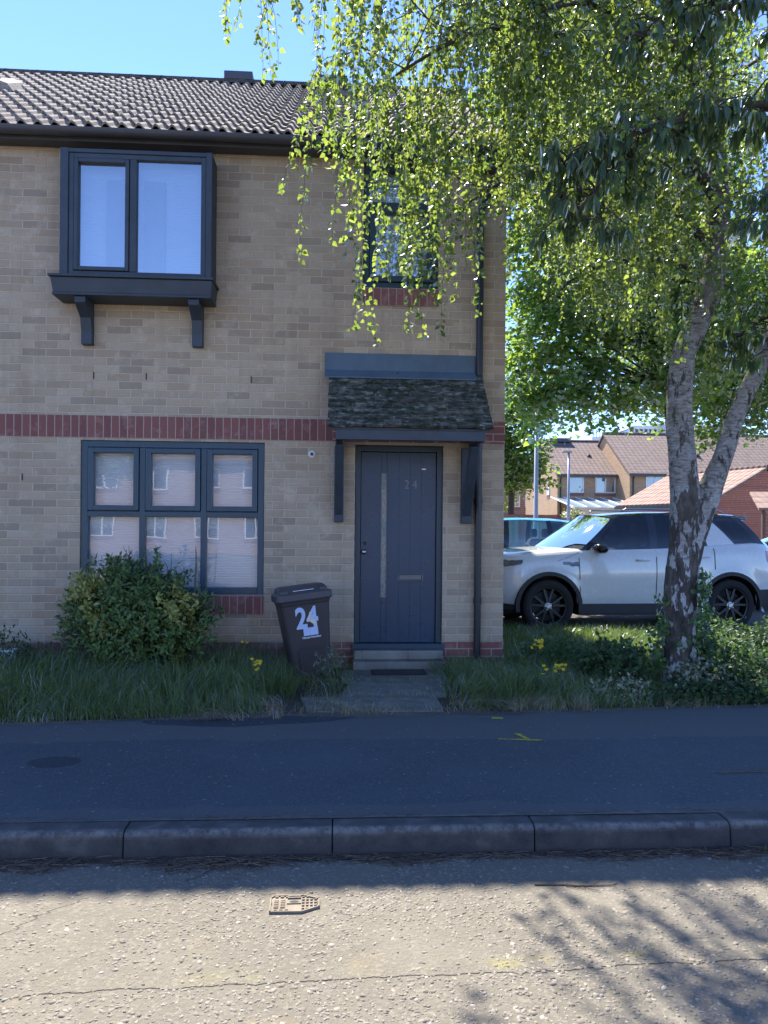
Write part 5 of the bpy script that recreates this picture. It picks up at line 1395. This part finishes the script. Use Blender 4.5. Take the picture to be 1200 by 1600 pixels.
# a few long tresses that hang lowest in front of the house
for (x, y, z, ln) in ((.10, 4.95, 4.6, 1.15), (.02, 4.95, 4.5, 1.45), (-.08, 4.95, 4.5, .9), (.5, 5.0, 4.5, 1.75), (.57, 5.05, 4.4, 1.8), (.66, 5.1, 4.3, 1.65), (.42, 5.0, 4.4, 1.7), (.36, 5.0, 4.3, 1.2), (.28, 4.9, 4.4, 1.1), (.70, 5.1, 4.4, 1.4), (.75, 5.05, 4.5, 1.2), (.95, 5.1, 4.6, 1.65), (1.25, 5.2, 4.6, 1.3), (1.32, 5.3, 4.6, 1.5), (1.2, 5.3, 4.6, 1.2), (.58, 5.0, 4.4, 1.35), (.47, 5.05, 4.3, 1.3), (.2, 4.95, 4.7, 1.2),
                      (.48, 4.95, 4.2, 1.35), (.52, 5.15, 4.1, 1.35), (.60, 4.95, 4.2, 1.45), (.66, 5.0, 4.1, 1.3), (.40, 5.1, 4.2, 1.1), (.33, 5.05, 4.2, .9), (.25, 5.1, 4.3, 1.0), (.55, 5.0, 4.4, 1.75), (.05, 5.0, 4.6, 1.2), (-.05, 4.9, 4.6, 1.0), (.0, 5.05, 4.7, .9), (.12, 5.1, 4.5, .9), (.68, 5.1, 4.3, 1.2), (.74, 5.1, 4.2, 1.0), (.82, 5.2, 4.3, .9), (.45, 5.2, 4.0, .9),
                      (3.9, 6.0, 3.5, 1.25), (4.0, 5.9, 3.5, 1.3), (4.1, 6.1, 3.6, 1.4), (3.8, 5.8, 3.4, 1.0), (4.2, 6.2, 3.6, 1.3), (4.05, 5.7, 3.4, 1.2), (3.7, 6.1, 3.3, .8), (4.3, 5.9, 3.6, 1.5), (3.95, 6.3, 3.4, .9), (3.6, 5.9, 3.5, .8),
                      (-.45, 4.8, 5.3, .75), (-.40, 4.85, 5.3, .6), (-.65, 4.85, 5.3, .85), (-.5, 4.75, 5.3, .8), (-.58, 4.9, 5.3, .7), (-.68, 4.75, 5.25, .6), (-.62, 4.8, 5.2, .75), (-.55, 4.8, 5.2, .6), (-.66, 4.82, 5.2, .5), (-.5, 4.8, 5.25, .45), (-.58, 4.85, 5.15, .62), (-.72, 4.8, 5.25, .35)):
    add_strand(Vector((x, y, z)), ln, .0)
for k in range(34):   # tresses hanging round the upper stems
    add_strand(Vector((random.uniform(2.2, 3.9), random.uniform(5.2, 6.0), random.uniform(3.9, 4.5))), random.uniform(.8, 1.45), 0.)
t3 = tw.build('twigs', m_bark2, birch)
arr = lambda l: np.array([tuple(v) for v in l])
szs = np.array(SZ)
V, F = leaf_geo(arr(LP), arr(LD), arr(LN), szs, szs*.82, ((0, 0), (.30, 1), (.62, .62), (1, 0)), .14, .15)
crown = np_mesh('crown', V, F, m_birch, birch); print('birch leaves', len(SZ), 'strands', nstr)
# ------------------------------------------------------------------ crowns built of leaf clusters
def cluster_leaves(blobs, ncl, nper, spread, L, W, droop=.3, keep=None, wpos=.35):
    vol = np.array([r[0]*r[1]*r[2] for _, r in blobs]); vol /= vol.sum(); C = []
    while len(C) < ncl:
        k = rng.choice(len(blobs), p=vol); c, r = blobs[k]
        d = rvec(1)[0]*(rng.random()**.45); p = np.array(c)+d*np.array(r)
        if keep is None or keep(p): C.append(p)
    C = np.array(C)
    P = np.repeat(C, nper, 0)+rng.normal(size=(ncl*nper, 3))*np.array(spread)
    D = rvec(len(P)); D[:, 2] = D[:, 2]*.5-droop
    N = rvec(len(P)); N[:, 2] = np.abs(N[:, 2])+.6
    k = rng.uniform(.6, 1.2, len(P))
    return P, D, N, L*k, W*k, C
maple = thing('maple_tree', 'bushy green maple filling the gap between the house corner and the birch trunk', 'tree', (7.35, 15.6, .03))
b = MB(); limb_mesh(b, [(7.35, 15.6, 0), (7.3, 15.6, 1.8), (7.2, 15.6, 3.4), (6.9, 15.6, 5.2), (6.5, 15.6, 7.5)], [.19, .16, .14, .10, .04], 14, 5); o = b.build('trunk', m_bark2, maple, smooth=True); roughen(o, .02, 5)
mbl = [((4.3, 15.0, 5.6), (1.5, 1.5, 1.9)), ((5.6, 15.2, 5.6), (1.6, 1.6, 2.0)), ((6.9, 15.6, 6.2), (1.8, 1.8, 2.2)), ((4.6, 15.2, 8.0), (1.8, 1.6, 1.8)), ((6.4, 15.5, 8.8), (2.2, 2., 1.8)), ((3.9, 14.8, 3.9), (.8, .9, 1.0)), ((8.6, 15.8, 6.6), (1.7, 1.6, 2.0)), ((4.2, 15.3, 10.9), (1.8, 1.8, 1.6)), ((6.4, 15.6, 11.8), (2.4, 2., 2.)), ((5.2, 15., 4.4), (1.6, 1.0, .8))]
def mkeep(p):
    n_ = noise.noise(Vector(p)*1.1)+.5*noise.noise(Vector(p)*2.7); return n_ > -.22
P_, D_, N_, L_a, W_a, C_ = cluster_leaves(mbl, 1900, 28, (.21, .21, .11), .135, .13, .25, mkeep)
V, F = leaf_geo(P_, D_, N_, L_a, W_a, ((0, 0), (.35, 1), (1, 0)), .12, .1); np_mesh('crown', V, F, m_maple, maple)
b = MB()
for c in [c for c in C_ if c[2] > 4.6][::9]:
    jz = max(4.6, min(7.3, c[2]-1.2+random.uniform(-.5, .5))); j = Vector((interp([(1.8, 7.3), (3.4, 7.2), (5.2, 6.9), (7.5, 6.5)], jz), 15.6, jz))
    m_ = (j+Vector(c))/2+Vector((random.uniform(-.2, .2), random.uniform(-.2, .2), .1)); b.tube([j, m_, Vector(c)], [.025, .016, .006], 5, cap=False)
b.build('branches', m_bark2, maple, smooth=True)
# darker trees beyond
for (nm, lab, loc, h, bl, ncl, mm, L0) in (
    ('dark_tree', 'dark round tree behind the right stem of the birch', (9.75, 19.3, 0), 3.5, [((10.4, 19, 5.3), (2.6, 1.6, 1.5)), ((9.6, 19, 6.2), (2.6, 2., 2.6)), ((11.2, 19.5, 6.0), (2.3, 2., 2.1)), ((8.6, 19., 7.6), (2.4, 2., 2.2))], 900, m_maple, .16),
    ('garden_tree', 'green tree above the dark brick gable beside the house corner', (8.3, 36, 0), 4.0, [((8.4, 36, 6.6), (2.2, 2., 3.6)), ((7.6, 36.2, 4.5), (1.8, 1.8, 2.2)), ((9.6, 36, 4.2), (.9, 1.2, 1.1))], 420, m_maple, .26)):
    t = thing(nm, lab, 'tree', loc)
    b = MB(); limb_mesh(b, [loc, (loc[0]+.1, loc[1], h*.5), (bl[0][0][0], bl[0][0][1], h+1.5)], [.2, .16, .06], 10, 4); b.build('trunk', m_bark2, t, smooth=True)
    P_, D_, N_, L_a, W_a, C_ = cluster_leaves(bl, ncl, 22, (.26, .26, .14), L0, L0*.8, .2)
    V, F = leaf4(P_, D_, N_, L_a, W_a); np_mesh('crown', V, F, mm, t)
# long leaved tree at the right, branches reaching in front of the birch
lt = thing('long_leaved_tree', 'tree with long dark drooping glossy leaves hanging in front of the birch at upper right', 'tree', (5.4, 6.9, .12))
b = MB(); limb_mesh(b, [(5.4, 6.9, 0), (5.35, 6.9, 1.6), (5.2, 6.8, 3.2), (5.0, 6.6, 4.6), (4.8, 6.4, 6.2)], [.17, .14, .12, .09, .04], 14, 5); o = b.build('trunk', m_bark2, lt, smooth=True); roughen(o, .015, 6)
LL = [[(5.1, 6.7, 4.0), (4.2, 5.9, 4.6), (3.3, 5.5, 4.75), (2.6, 5.35, 4.55), (2.0, 5.35, 4.35), (1.6, 5.4, 4.15)],
      [(5.05, 6.6, 4.4), (4.2, 5.8, 5.1), (3.3, 5.4, 5.4), (2.6, 5.3, 5.3), (2.2, 5.3, 5.1)],
      [(5.1, 6.7, 3.8), (4.4, 5.9, 4.1), (3.7, 5.5, 4.1), (3.2, 5.4, 3.9)],
      [(5.3, 6.8, 2.7), (4.7, 6.2, 3.3), (4.1, 5.9, 3.4), (3.75, 5.8, 3.2), (3.5, 5.7, 2.95)],
      [(2.3, 5.4, 4.5), (1.95, 5.45, 4.1), (1.75, 5.5, 3.85)],
      [(5.3, 6.8, 3.0), (4.6, 6.6, 3.6), (4.0, 6.7, 3.5), (3.6, 6.8, 3.2)]]
LL = [[(p[0]*.88, p[1]*.88, 1.48+(p[2]-1.48)*.88) if (k > 0 and i in (0, 1, 2, 4)) else p for k, p in enumerate(l)] for i, l in enumerate(LL)]
LP = []; LD = []; LN = []; b = MB()
for li, L_i in enumerate(LL):
    o_, r_ = limb_mesh(b, L_i, [.035*(1-.75*i/(len(L_i)-1)) for i in range(len(L_i))], 7, 6)
    for p in o_[8 if len(o_) > 14 else 3:]:
        for k in range(3 if li != 3 else 2):
            a = random.uniform(0, 6.28); e = p+Vector((math.cos(a)*.28, math.sin(a)*.22, random.uniform(-.18, .14))); b.tube([p, (p+e)/2+Vector((0, 0, .04)), e], [.008, .006, .003], 4, cap=False)
            for j in range(13):
                aa = random.uniform(0, 6.28); q0 = p.lerp(e, random.uniform(.5, 1.05))
                LP.append(q0); LD.append(Vector((math.cos(aa)*.45-.12, math.sin(aa)*.45, -random.uniform(.5, 1.4)))); LN.append(Vector((math.cos(aa), math.sin(aa), .6)))
b.build('branches', m_bark2, lt, smooth=True)
k = rng.uniform(.6, 1.1, len(LP))
V, F = leaf_geo(arr(LP), arr(LD), arr(LN),   .14*k, .043*k, ((0, 0), (.2, .75), (.5, 1), (.8, .55), (1, 0)), .22, .18); np_mesh('crown', V, F, m_long, lt)

# ------------------------------------------------------------------ grass
def grass(name, n, area, hr, wr, m, dens=None, z0=.12, lean=.5, hfun=None):
    pts = []
    (xa, xb_), (ya, yb_) = area
    P_ = np.stack([rng.uniform(xa, xb_, n), rng.uniform(ya, yb_, n)], 1)
    if dens is not None:
        k = np.array([rng.random() < dens(x, y) for x, y in P_]); P_ = P_[k]
    n = len(P_); h = rng.uniform(*hr, n)
    if hfun is not None: h = h*np.array([hfun(x, y) for x, y in P_])
    # tufts lean together
    tl_ = np.array([[noise.noise(Vector((x*2.2, y*2.2, 7))), noise.noise(Vector((x*2.2, y*2.2, 17)))] for x, y in P_])*1.6
    a = rng.uniform(0, 6.28, n); ln = rng.uniform(.1, 1., n)*lean
    dx = np.cos(a)*ln+tl_[:, 0]*lean; dy = np.sin(a)*ln+tl_[:, 1]*lean
    w_ = rng.uniform(*wr, n); sa = rng.uniform(0, 6.28, n); sx, sy = np.cos(sa)*w_, np.sin(sa)*w_
    V = []
    for t, k in ((0, 1), (.4, .9), (.75, .6), (1, .06)):
        bx = P_[:, 0]+dx*h*t*t*1.1; by = P_[:, 1]+dy*h*t*t*1.1; bz = z0-.005+h*(t-.38*t*t*np.clip(np.hypot(dx, dy), 0, 1.2))
        V.append(np.stack([bx-sx*k, by-sy*k, bz], 1)); V.append(np.stack([bx+sx*k, by+sy*k, bz], 1))
    V = np.stack(V, 1).reshape(-1, 3)
    F = (np.array([[0, 1, 3, 2], [2, 3, 5, 4], [4, 5, 7, 6]])[None]+(np.arange(n)*8)[:, None, None]).reshape(-1, 4)
    return tag(np_mesh(name, V, F, m), kind='stuff')
def backy(x): return interp(BACK, x)
def dl(x, y):
    if y < backy(x)+.015: return 0
    if x > -.55 and y < 5.95: return 0.05
    if x > -.35 and x < 1.05: return .10
    d = .35+.9*(noise.noise(Vector((x*1.9, y*2.4, 0)))+.45)
    return max(.1, min(1, d))
grass('grass', 42000, ((-5.5, .12), (5.05, 7.1)), (.13, .36), (.0016, .0038), m_grass, dl, .12, .85, lambda x, y: .45+.55*min(1, (y-backy(x))/.35)+.25*noise.noise(Vector((x*1.5, y*1.5, 9))))
def dr(x, y):
    if y < backy(x)+.015: return 0
    if x < 1.0+.1*noise.noise(Vector((0, y*4, 0))) and y < 7: return .12
    if y > 7.12 and x < 1.66: return 0
    return max(.05, min(1, .45+.9*(noise.noise(Vector((x*1.9, y*2.4, 5)))+.35)))*(1 if x < 2.3 or y > 7 else .4)
grass('grass', 20000, ((.85, 3.2), (5.4, 7.2)), (.10, .26), (.0015, .0034), m_grass, dr, .12, .8, lambda x, y: .45+.55*min(1, (y-backy(x))/.35))
grass('lawn', 34000, ((1.65, 8.), (7.1, 9.85)), (.06, .17), (.002, .0042), m_grass, lambda x, y: .8, .12, .6)
def de(x, y):
    d = y-backy(x)
    return max(0, (1-abs(d-.04)/.10))*max(0, min(1, .15+1.6*noise.noise(Vector((x*2.1, 0, 3)))+(.5 if .9 < x < 1.9 or -.9 < x < .1 else 0)))
grass('dry_grass', 16000, ((-5, 3.3), (4.95, 5.75)), (.04, .13), (.001, .0024), m_dry, de, .125, 1.3)
grass('dry_grass', 9000, ((-5, 3.3), (4.95, 5.75)), (.02, .07), (.001, .0022), m_dry, lambda x, y: (1 if abs(y-backy(x)) < .07 else 0)*max(.1, min(1, .3+1.5*nz(x, 2.3, 12.))), .127, 1.5)
grass('dry_grass', 2600, ((-.3, 1.0), (5.4, 6.5)), (.03, .09), (.001, .002), m_dry, lambda x, y: 1 if min(abs(y-5.87), abs(y-6.43), abs(y-5.42)) < .05 else .06, .135, 1.2)
grass('grass', 1500, ((1.95, 2.9), (3.22, 3.33)), (.03, .07), (.001, .002), m_grass, lambda x, y: 1 if x > 2.0 else .1, .0, .9)

# ------------------------------------------------------------------ shrubs and weeds
def rosettes(tips, dirs, nper, L, W, spread=.03, flat=.5):
    n = len(tips); P_ = np.repeat(tips, nper, 0); A = np.repeat(dirs, nper, 0)
    side = rvec(len(P_)); D = nrm(A*flat+side*.8); P_ = P_+rng.normal(size=P_.shape)*spread
    k = rng.uniform(.65, 1.15, len(P_)); N = nrm(A+rng.normal(size=A.shape)*.3)
    return P_, D, N, L*k, W*k
bush = thing('evergreen_bush', 'rounded evergreen bush with yellow edged leaves growing under the lower window', 'bush', (-1.78, 6.66, .12))
def bushtips(n, c, r, lo=.5):
    o = []
    while len(o) < n:
        d = rvec(1)[0]; rad = lo+(1-lo)*rng.random()**.6
        p = np.array(c)+d*np.array(r)*rad*(1+.22*noise.noise(Vector(d*2.3))+.12*noise.noise(Vector(d*6)))
        if p[2] > .16 and p[1] < 7.12: o.append((p, nrm((d/np.array(r))[None])[0]))
    return np.array([a for a, _ in o]), nrm(np.array([q_ for _, q_ in o])+np.array([0, 0, .5]))
T_, Dn = bushtips(1050, (-1.78, 6.70, .63), (.66, .42, .50)); T2, D2 = bushtips(260, (-2.0, 6.62, .85), (.36, .30, .34)); T_ = np.concatenate([T_, T2]); Dn = np.concatenate([Dn, D2])
isy = np.array([noise.noise(Vector(p)*2.6+Vector((3, 0, 0))) > .26 and p[1] < 6.75 for p in T_])
P_, D_, N_, L_a, W_a = rosettes(T_[~isy], Dn[~isy], 11, .058, .024, .022)
V, F = leaf_geo(P_, D_, N_, L_a, W_a, ((0, 0), (.3, .8), (.6, 1), (1, 0)), .15, .15); np_mesh('foliage', V, F, m_bush, bush)
P_, D_, N_, L_a, W_a = rosettes(T_[isy], Dn[isy], 11, .05, .024, .022)
V, F = leaf_geo(P_, D_, N_, L_a, W_a, ((0, 0), (.3, .8), (.6, 1), (1, 0)), .15, .15); o = np_mesh('variegated_foliage', V, F, m_varie, bush); o['label'] = 'yellow edged patches of the bush'
b = MB()
for p in T_[::6]: b.tube([(-1.78+random.uniform(-.12, .12), 6.75, .1), Vector(p)*.5+Vector((-1.78, 6.72, .35))*.5, p], [.012, .008, .004], 5, cap=False)
for k in range(10):
    x = -1.78+random.uniform(-.5, .62); z = .98+.12*random.random(); b.tube([(x, 6.68, .8), (x+.02, 6.67, z+.1), (x+random.uniform(-.05, .05), 6.66, z+.22)], [.005, .004, .002], 4)
b.build('stems', m_stem, bush)
P2 = []; D3 = []
for k in range(14):    # upright shoots above the outline
    x = -1.78+random.uniform(-.5, .60); y = 6.66+random.uniform(-.15, .1); ztop = 1.10+random.uniform(0, .2)-.25*abs(x+1.7)
    for j in range(6): P2.append((x+j*.004, y, ztop-.22+j*.045)); D3.append((0, 0, 1))
P_, D_, N_, L_a, W_a = rosettes(np.array(P2), np.array(D3, float), 4, .052, .022, .004, .7)
V, F = leaf_geo(P_, D_, N_, L_a, W_a, ((0, 0), (.3, .8), (.6, 1), (1, 0)), .15, .15); np_mesh('top_foliage', V, F, m_bush, bush)

def mound(name, label, cat, c, r, ntip, nper, L, W, m, group=None, lo=.35, wp=((0, 0), (.35, 1), (1, 0))):
    t = thing(name, label, cat, (c[0], c[1], .12), 0, group)
    o = []
    while len(o) < ntip:
        d = rvec(1)[0]; rad = lo+(1-lo)*rng.random()**.5; p = np.array(c)+d*np.array(r)*rad*(1+.3*noise.noise(Vector(d*2.1+np.array(c))))
        if p[2] > .13: o.append((p, d))
    T_ = np.array([a for a, _ in o]); Dn = nrm(np.array([q_ for _, q_ in o])+np.array([0, 0, .8]))
    P_, D_, N_, L_a, W_a = rosettes(T_, Dn, nper, L, W, .03, .3)
    V, F = leaf_geo(P_, D_, N_, L_a, W_a, wp, .12, .15); np_mesh('foliage', V, F, m, t)
    b = MB()
    for p in T_[::5]: b.tube([(c[0]+random.uniform(-.1, .1), c[1], .1), tuple((np.array([c[0], c[1], .2])+p)/2), tuple(p)], [.005, .004, .002], 4, cap=False)
    b.build('stems', m_stem, t); return t
mound('ivy_bush', 'low mound of pale green ivy leaves at the foot of the birch on its right', 'ivy', (3.35, 6.15, .22), (.42, .35, .32), 230, 6, .055, .05, m_ground)
mound('variegated_shrub', 'cream edged variegated shrub in front of the birch trunk', 'shrub', (3.0, 5.95, .2), (.28, .2, .24), 130, 6, .04, .026, m_vari2)
mound('variegated_shrub', 'cream edged variegated shrub low at the pavement edge, left of the birch', 'shrub', (2.25, 5.78, .14), (.32, .14, .16), 110, 6, .038, .024, m_vari2)
mound('dark_shrub', 'dense dark leafy shrub filling the bed at the right edge', 'shrub', (4.35, 6.8, .25), (.75, .75, .42), 520, 7, .055, .035, m_ground)
mound('dark_shrub', 'dark leafy shrub behind the birch foot under the rear car wheel', 'shrub', (3.7, 7.4, .25), (.6, .5, .38), 330, 7, .05, .034, m_ground)
mound('nettle_clump', 'clump of broad leaved weeds to the left of the birch foot', 'weeds', (2.40, 6.35, .22), (.36, .34, .30), 260, 6, .065, .04, m_ground)
mound('nettle_clump', 'low clump of weeds between the grass and the birch, nearer the car', 'weeds', (2.1, 7.1, .18), (.4, .4, .22), 200, 6, .06, .035, m_ground)
mound('ivy_patch', 'low dark ivy creeping at the pavement edge below the birch', 'ivy', (3.1, 5.72, .12), (.75, .14, .15), 260, 6, .045, .04, m_ground)
mound('wall_weed', 'small leafy weed growing round the pale box against the wall', 'weeds', (-3.0, 6.88, .26), (.3, .12, .28), 90, 5, .045, .02, m_ground)
mound('wall_weed', 'low tangle of weeds between the pale box and the bush', 'weeds', (-2.5, 6.9, .2), (.3, .12, .25), 90, 5, .045, .02, m_ground)
# ivy climbing the trunk
iv = thing('climbing_ivy', 'pale green ivy climbing the right side of the birch trunk foot', 'ivy', (3.1, 6.15, .12))
P2 = []; D3 = []
for k in range(300):
    z = .15+.95*random.random()**1.5; a = random.gauss(-.25, .55)+(math.pi if random.random() < .22 and z < .9 else 0); r = .175+.03*random.random()+.03*(z < .5)
    P2.append((2.945+r*math.cos(a), 6.24+r*math.sin(a)-.02, z)); D3.append((math.cos(a), math.sin(a)-.3, .3))
P_, D_, N_, L_a, W_a = rosettes(np.array(P2), nrm(np.array(D3)), 3, .055, .05, .02, .2)
V, F = leaf_geo(P_, D_, N_, L_a, W_a, ((0, 0), (.3, 1), (.6, .7), (1, 0)), .1, .15); np_mesh('foliage', V, F, leafmat('ivy leaves', (.05, .10, .035), (.09, .15, .05), (.12, .26, .04), (.2, .36, .06), .35, .35, .35), iv)
b = MB(); b.tube([(3.1, 6.15, .1), (3.08, 6.12, .5), (3.09, 6.15, 1.0)], [.006, .004, .002], 5); b.build('stems', m_stem, iv)
# far shrubs
for (nm, lab, c, r, n, m, L0) in (('round_shrub', 'round yellow green shrub in front of the far lean-to', (12.55, 39.5, 1.6), (.55, .5, .95), 160, m_varie, .14), ('tall_shrub', 'grey green tall shrub against the far terrace, left of the garage', (18.2, 38.5, 2.6), (1.8, 1.2, 1.9), 300, leafmat('grey green leaves', (.12, .16, .09), (.2, .25, .15), (.1, .2, .05), (.2, .3, .1), .2, .3), .2)):
    t = thing(nm, lab, 'shrub', (c[0], c[1], 0))
    P_, D_, N_, L_a, W_a, C_ = cluster_leaves([(c, r)], n, 16, (.16, .16, .16), L0, L0*.7, .0)
    V, F = leaf4(P_, D_, N_, L_a, W_a); np_mesh('foliage', V, F, m, t)
    b = MB(); b.tube([(c[0], c[1], 0), (c[0], c[1], c[2])], [.07, .03], 8); b.build('stem', m_bark2, t)

# ragwort and a thistly weed
def ragwort(label, x, y, h, heads, lean=0.):
    t = thing('yellow_wildflower', label, 'flower', (x, y, .12)); b = MB(); tips = []
    top = Vector((lean, 0, h))
    b.tube([(0, 0, 0), (lean*.3, 0, h*.5), top*.86], [.004, .0035, .0025], 5)
    for k in range(heads):
        a = random.uniform(0, 6.28); e = top+Vector((math.cos(a)*random.uniform(.01, .07), math.sin(a)*.035, random.uniform(-.04, .035))); b.tube([top*.86, e], [.002, .0015], 4); tips.append(e)
    b.build('stem', m_stem, t, local=True)
    P2 = []; D3 = []; N3 = []
    for e in tips:
        up = Vector((random.gauss(0, .3), -.5+random.gauss(0, .3), 1)).normalized(); s1 = up.orthogonal().normalized(); s2 = up.cross(s1)
        for j in range(11):
            a = 2*math.pi*j/11; P2.append(e); D3.append(s1*math.cos(a)+s2*math.sin(a)+up*.15); N3.append(up)
    V, F = leaf4(arr(P2), arr(D3), arr(N3), .0165, .009, .6, .05); np_mesh('petals', V, F, m_yellow, None).parent = t
    LPq = np.array([[lean*.3*z_/h, 0, z_] for z_ in rng.uniform(.03, h*.8, 26)]); Dq = rvec(26); Dq[:, 2] = abs(Dq[:, 2])*.4
    V, F = leaf_geo(LPq, Dq, np.tile([0, 0, 1.], (26, 1)), .07, .022, ((0, 0), (.5, 1), (1, 0)), .1, .4); np_mesh('leaves', V, F, m_ground, None).parent = t
grass('dry_grass', 2600, ((-.95, .15), (5.2, 5.7)), (.05, .15), (.001, .0022), m_dry, lambda x, y: 1 if noise.noise(Vector((x*5, y*5, 2))) > .12 else 0, .125, 1.3)
grass('dry_grass', 2200, ((.85, 1.9), (5.38, 5.7)), (.05, .15), (.001, .0022), m_dry, lambda x, y: 1 if noise.noise(Vector((x*5, y*5, 6))) > .1 else 0, .125, 1.3)
ragwort('small bunch of yellow flowers in the long grass in front of the bin', -.64, 5.75, .30, 12)
ragwort('single yellow flower standing against the wall left of the bin', -.85, 6.75, .30, 2)
ragwort('tallest bunch of yellow flowers in the grass right of the downpipe', 1.62, 6.15, .40, 17, .06)
ragwort('yellow flowers low in the weeds between the grass and the birch', 1.78, 5.85, .24, 12)
ragwort('few yellow flower heads beside the low yellow bunch', 1.60, 5.9, .22, 4, .05)
t = thing('thistle_weed', 'pale branching thistle standing in front of the wheelie bin', 'weed', (-.07, 6.15, .12)); b = MB()
b.tube([(0, 0, 0), (0, 0, .12), (-.02, 0, .26), (.0, 0, .36)], [.005, .005, .004, .002], 6); br = []
for (z, dx, dz) in ((.14, -.12, .10), (.16, .12, .12), (.22, -.10, .08), (.22, .09, .10), (.30, .05, .06)):
    b.tube([(-.01, 0, z), (dx*.6-.01, -.01, z+dz*.6), (dx, -.02, z+dz)], [.003, .0025, .0015], 5); br += [(dx*k_-.01, -.01, z+dz*k_) for k_ in (.4, .6, .8, 1.)]
b.build('stem', m_stem, t, local=True)
br = np.repeat(np.array(br+[(0, 0, .36), (0, 0, .3), (0, 0, .2), (0, 0, .1), (0, 0, .05)]), 5, 0); D_ = rvec(len(br)); N_ = rvec(len(br))
V, F = leaf_geo(br, D_, N_, .045, .010, ((0, 0), (.4, 1), (1, 0)), .2, .3); np_mesh('leaves', V, F, leafmat('thistle leaves', (.10, .13, .08), (.16, .19, .12), (.1, .16, .06), (.2, .28, .1), .2, .3), None).parent = t
# trees across the street: shade and the green seen mirrored in the left panes
for (x, y, lab) in ((-9.5, -14, 'leafy street tree opposite, mirrored in the left window panes'),):
    t = thing('street_tree', lab, 'tree', (x, y, 0))
    b = MB(); limb_mesh(b, [(x, y, 0), (x, y, 2), (x+.1, y, 5)], [.2, .16, .06], 10, 4); b.build('trunk', m_bark2, t, smooth=True)
    P_, D_, N_, L_a, W_a, C_ = cluster_leaves([((x, y, 5.2), (2.6, 2.2, 2.4)), ((x+1, y, 6.6), (1.8, 1.6, 1.5))], 420, 20, (.3, .3, .2), .2, .16, .2)
    V, F = leaf4(P_, D_, N_, L_a, W_a); np_mesh('crown', V, F, m_maple, t)

# repeats of one kind share a group phrase
for kind_name, phrase in (('yellow_wildflower', 'yellow wildflowers in the verge'), ('dark_shrub', 'leafy shrubs round the birch foot'), ('variegated_shrub', 'cream edged shrubs round the birch foot'),
                          ('nettle_clump', 'weed clumps beside the birch'), ('wall_weed', 'weeds along the house wall'), ('parked_car', 'cars parked beside the house'),
                          ('street_lamp', 'lamp posts beyond the car park'), ('terraced_house', 'far terraced houses'), ('opposite_house', 'houses across the street'),
                          ('paint_mark', 'yellow paint marks on the pavement'), ('twig', 'fallen twigs')):
    for o in S.objects:
        if o.parent is None and o.name.split('.')[0] == kind_name: o['group'] = phrase
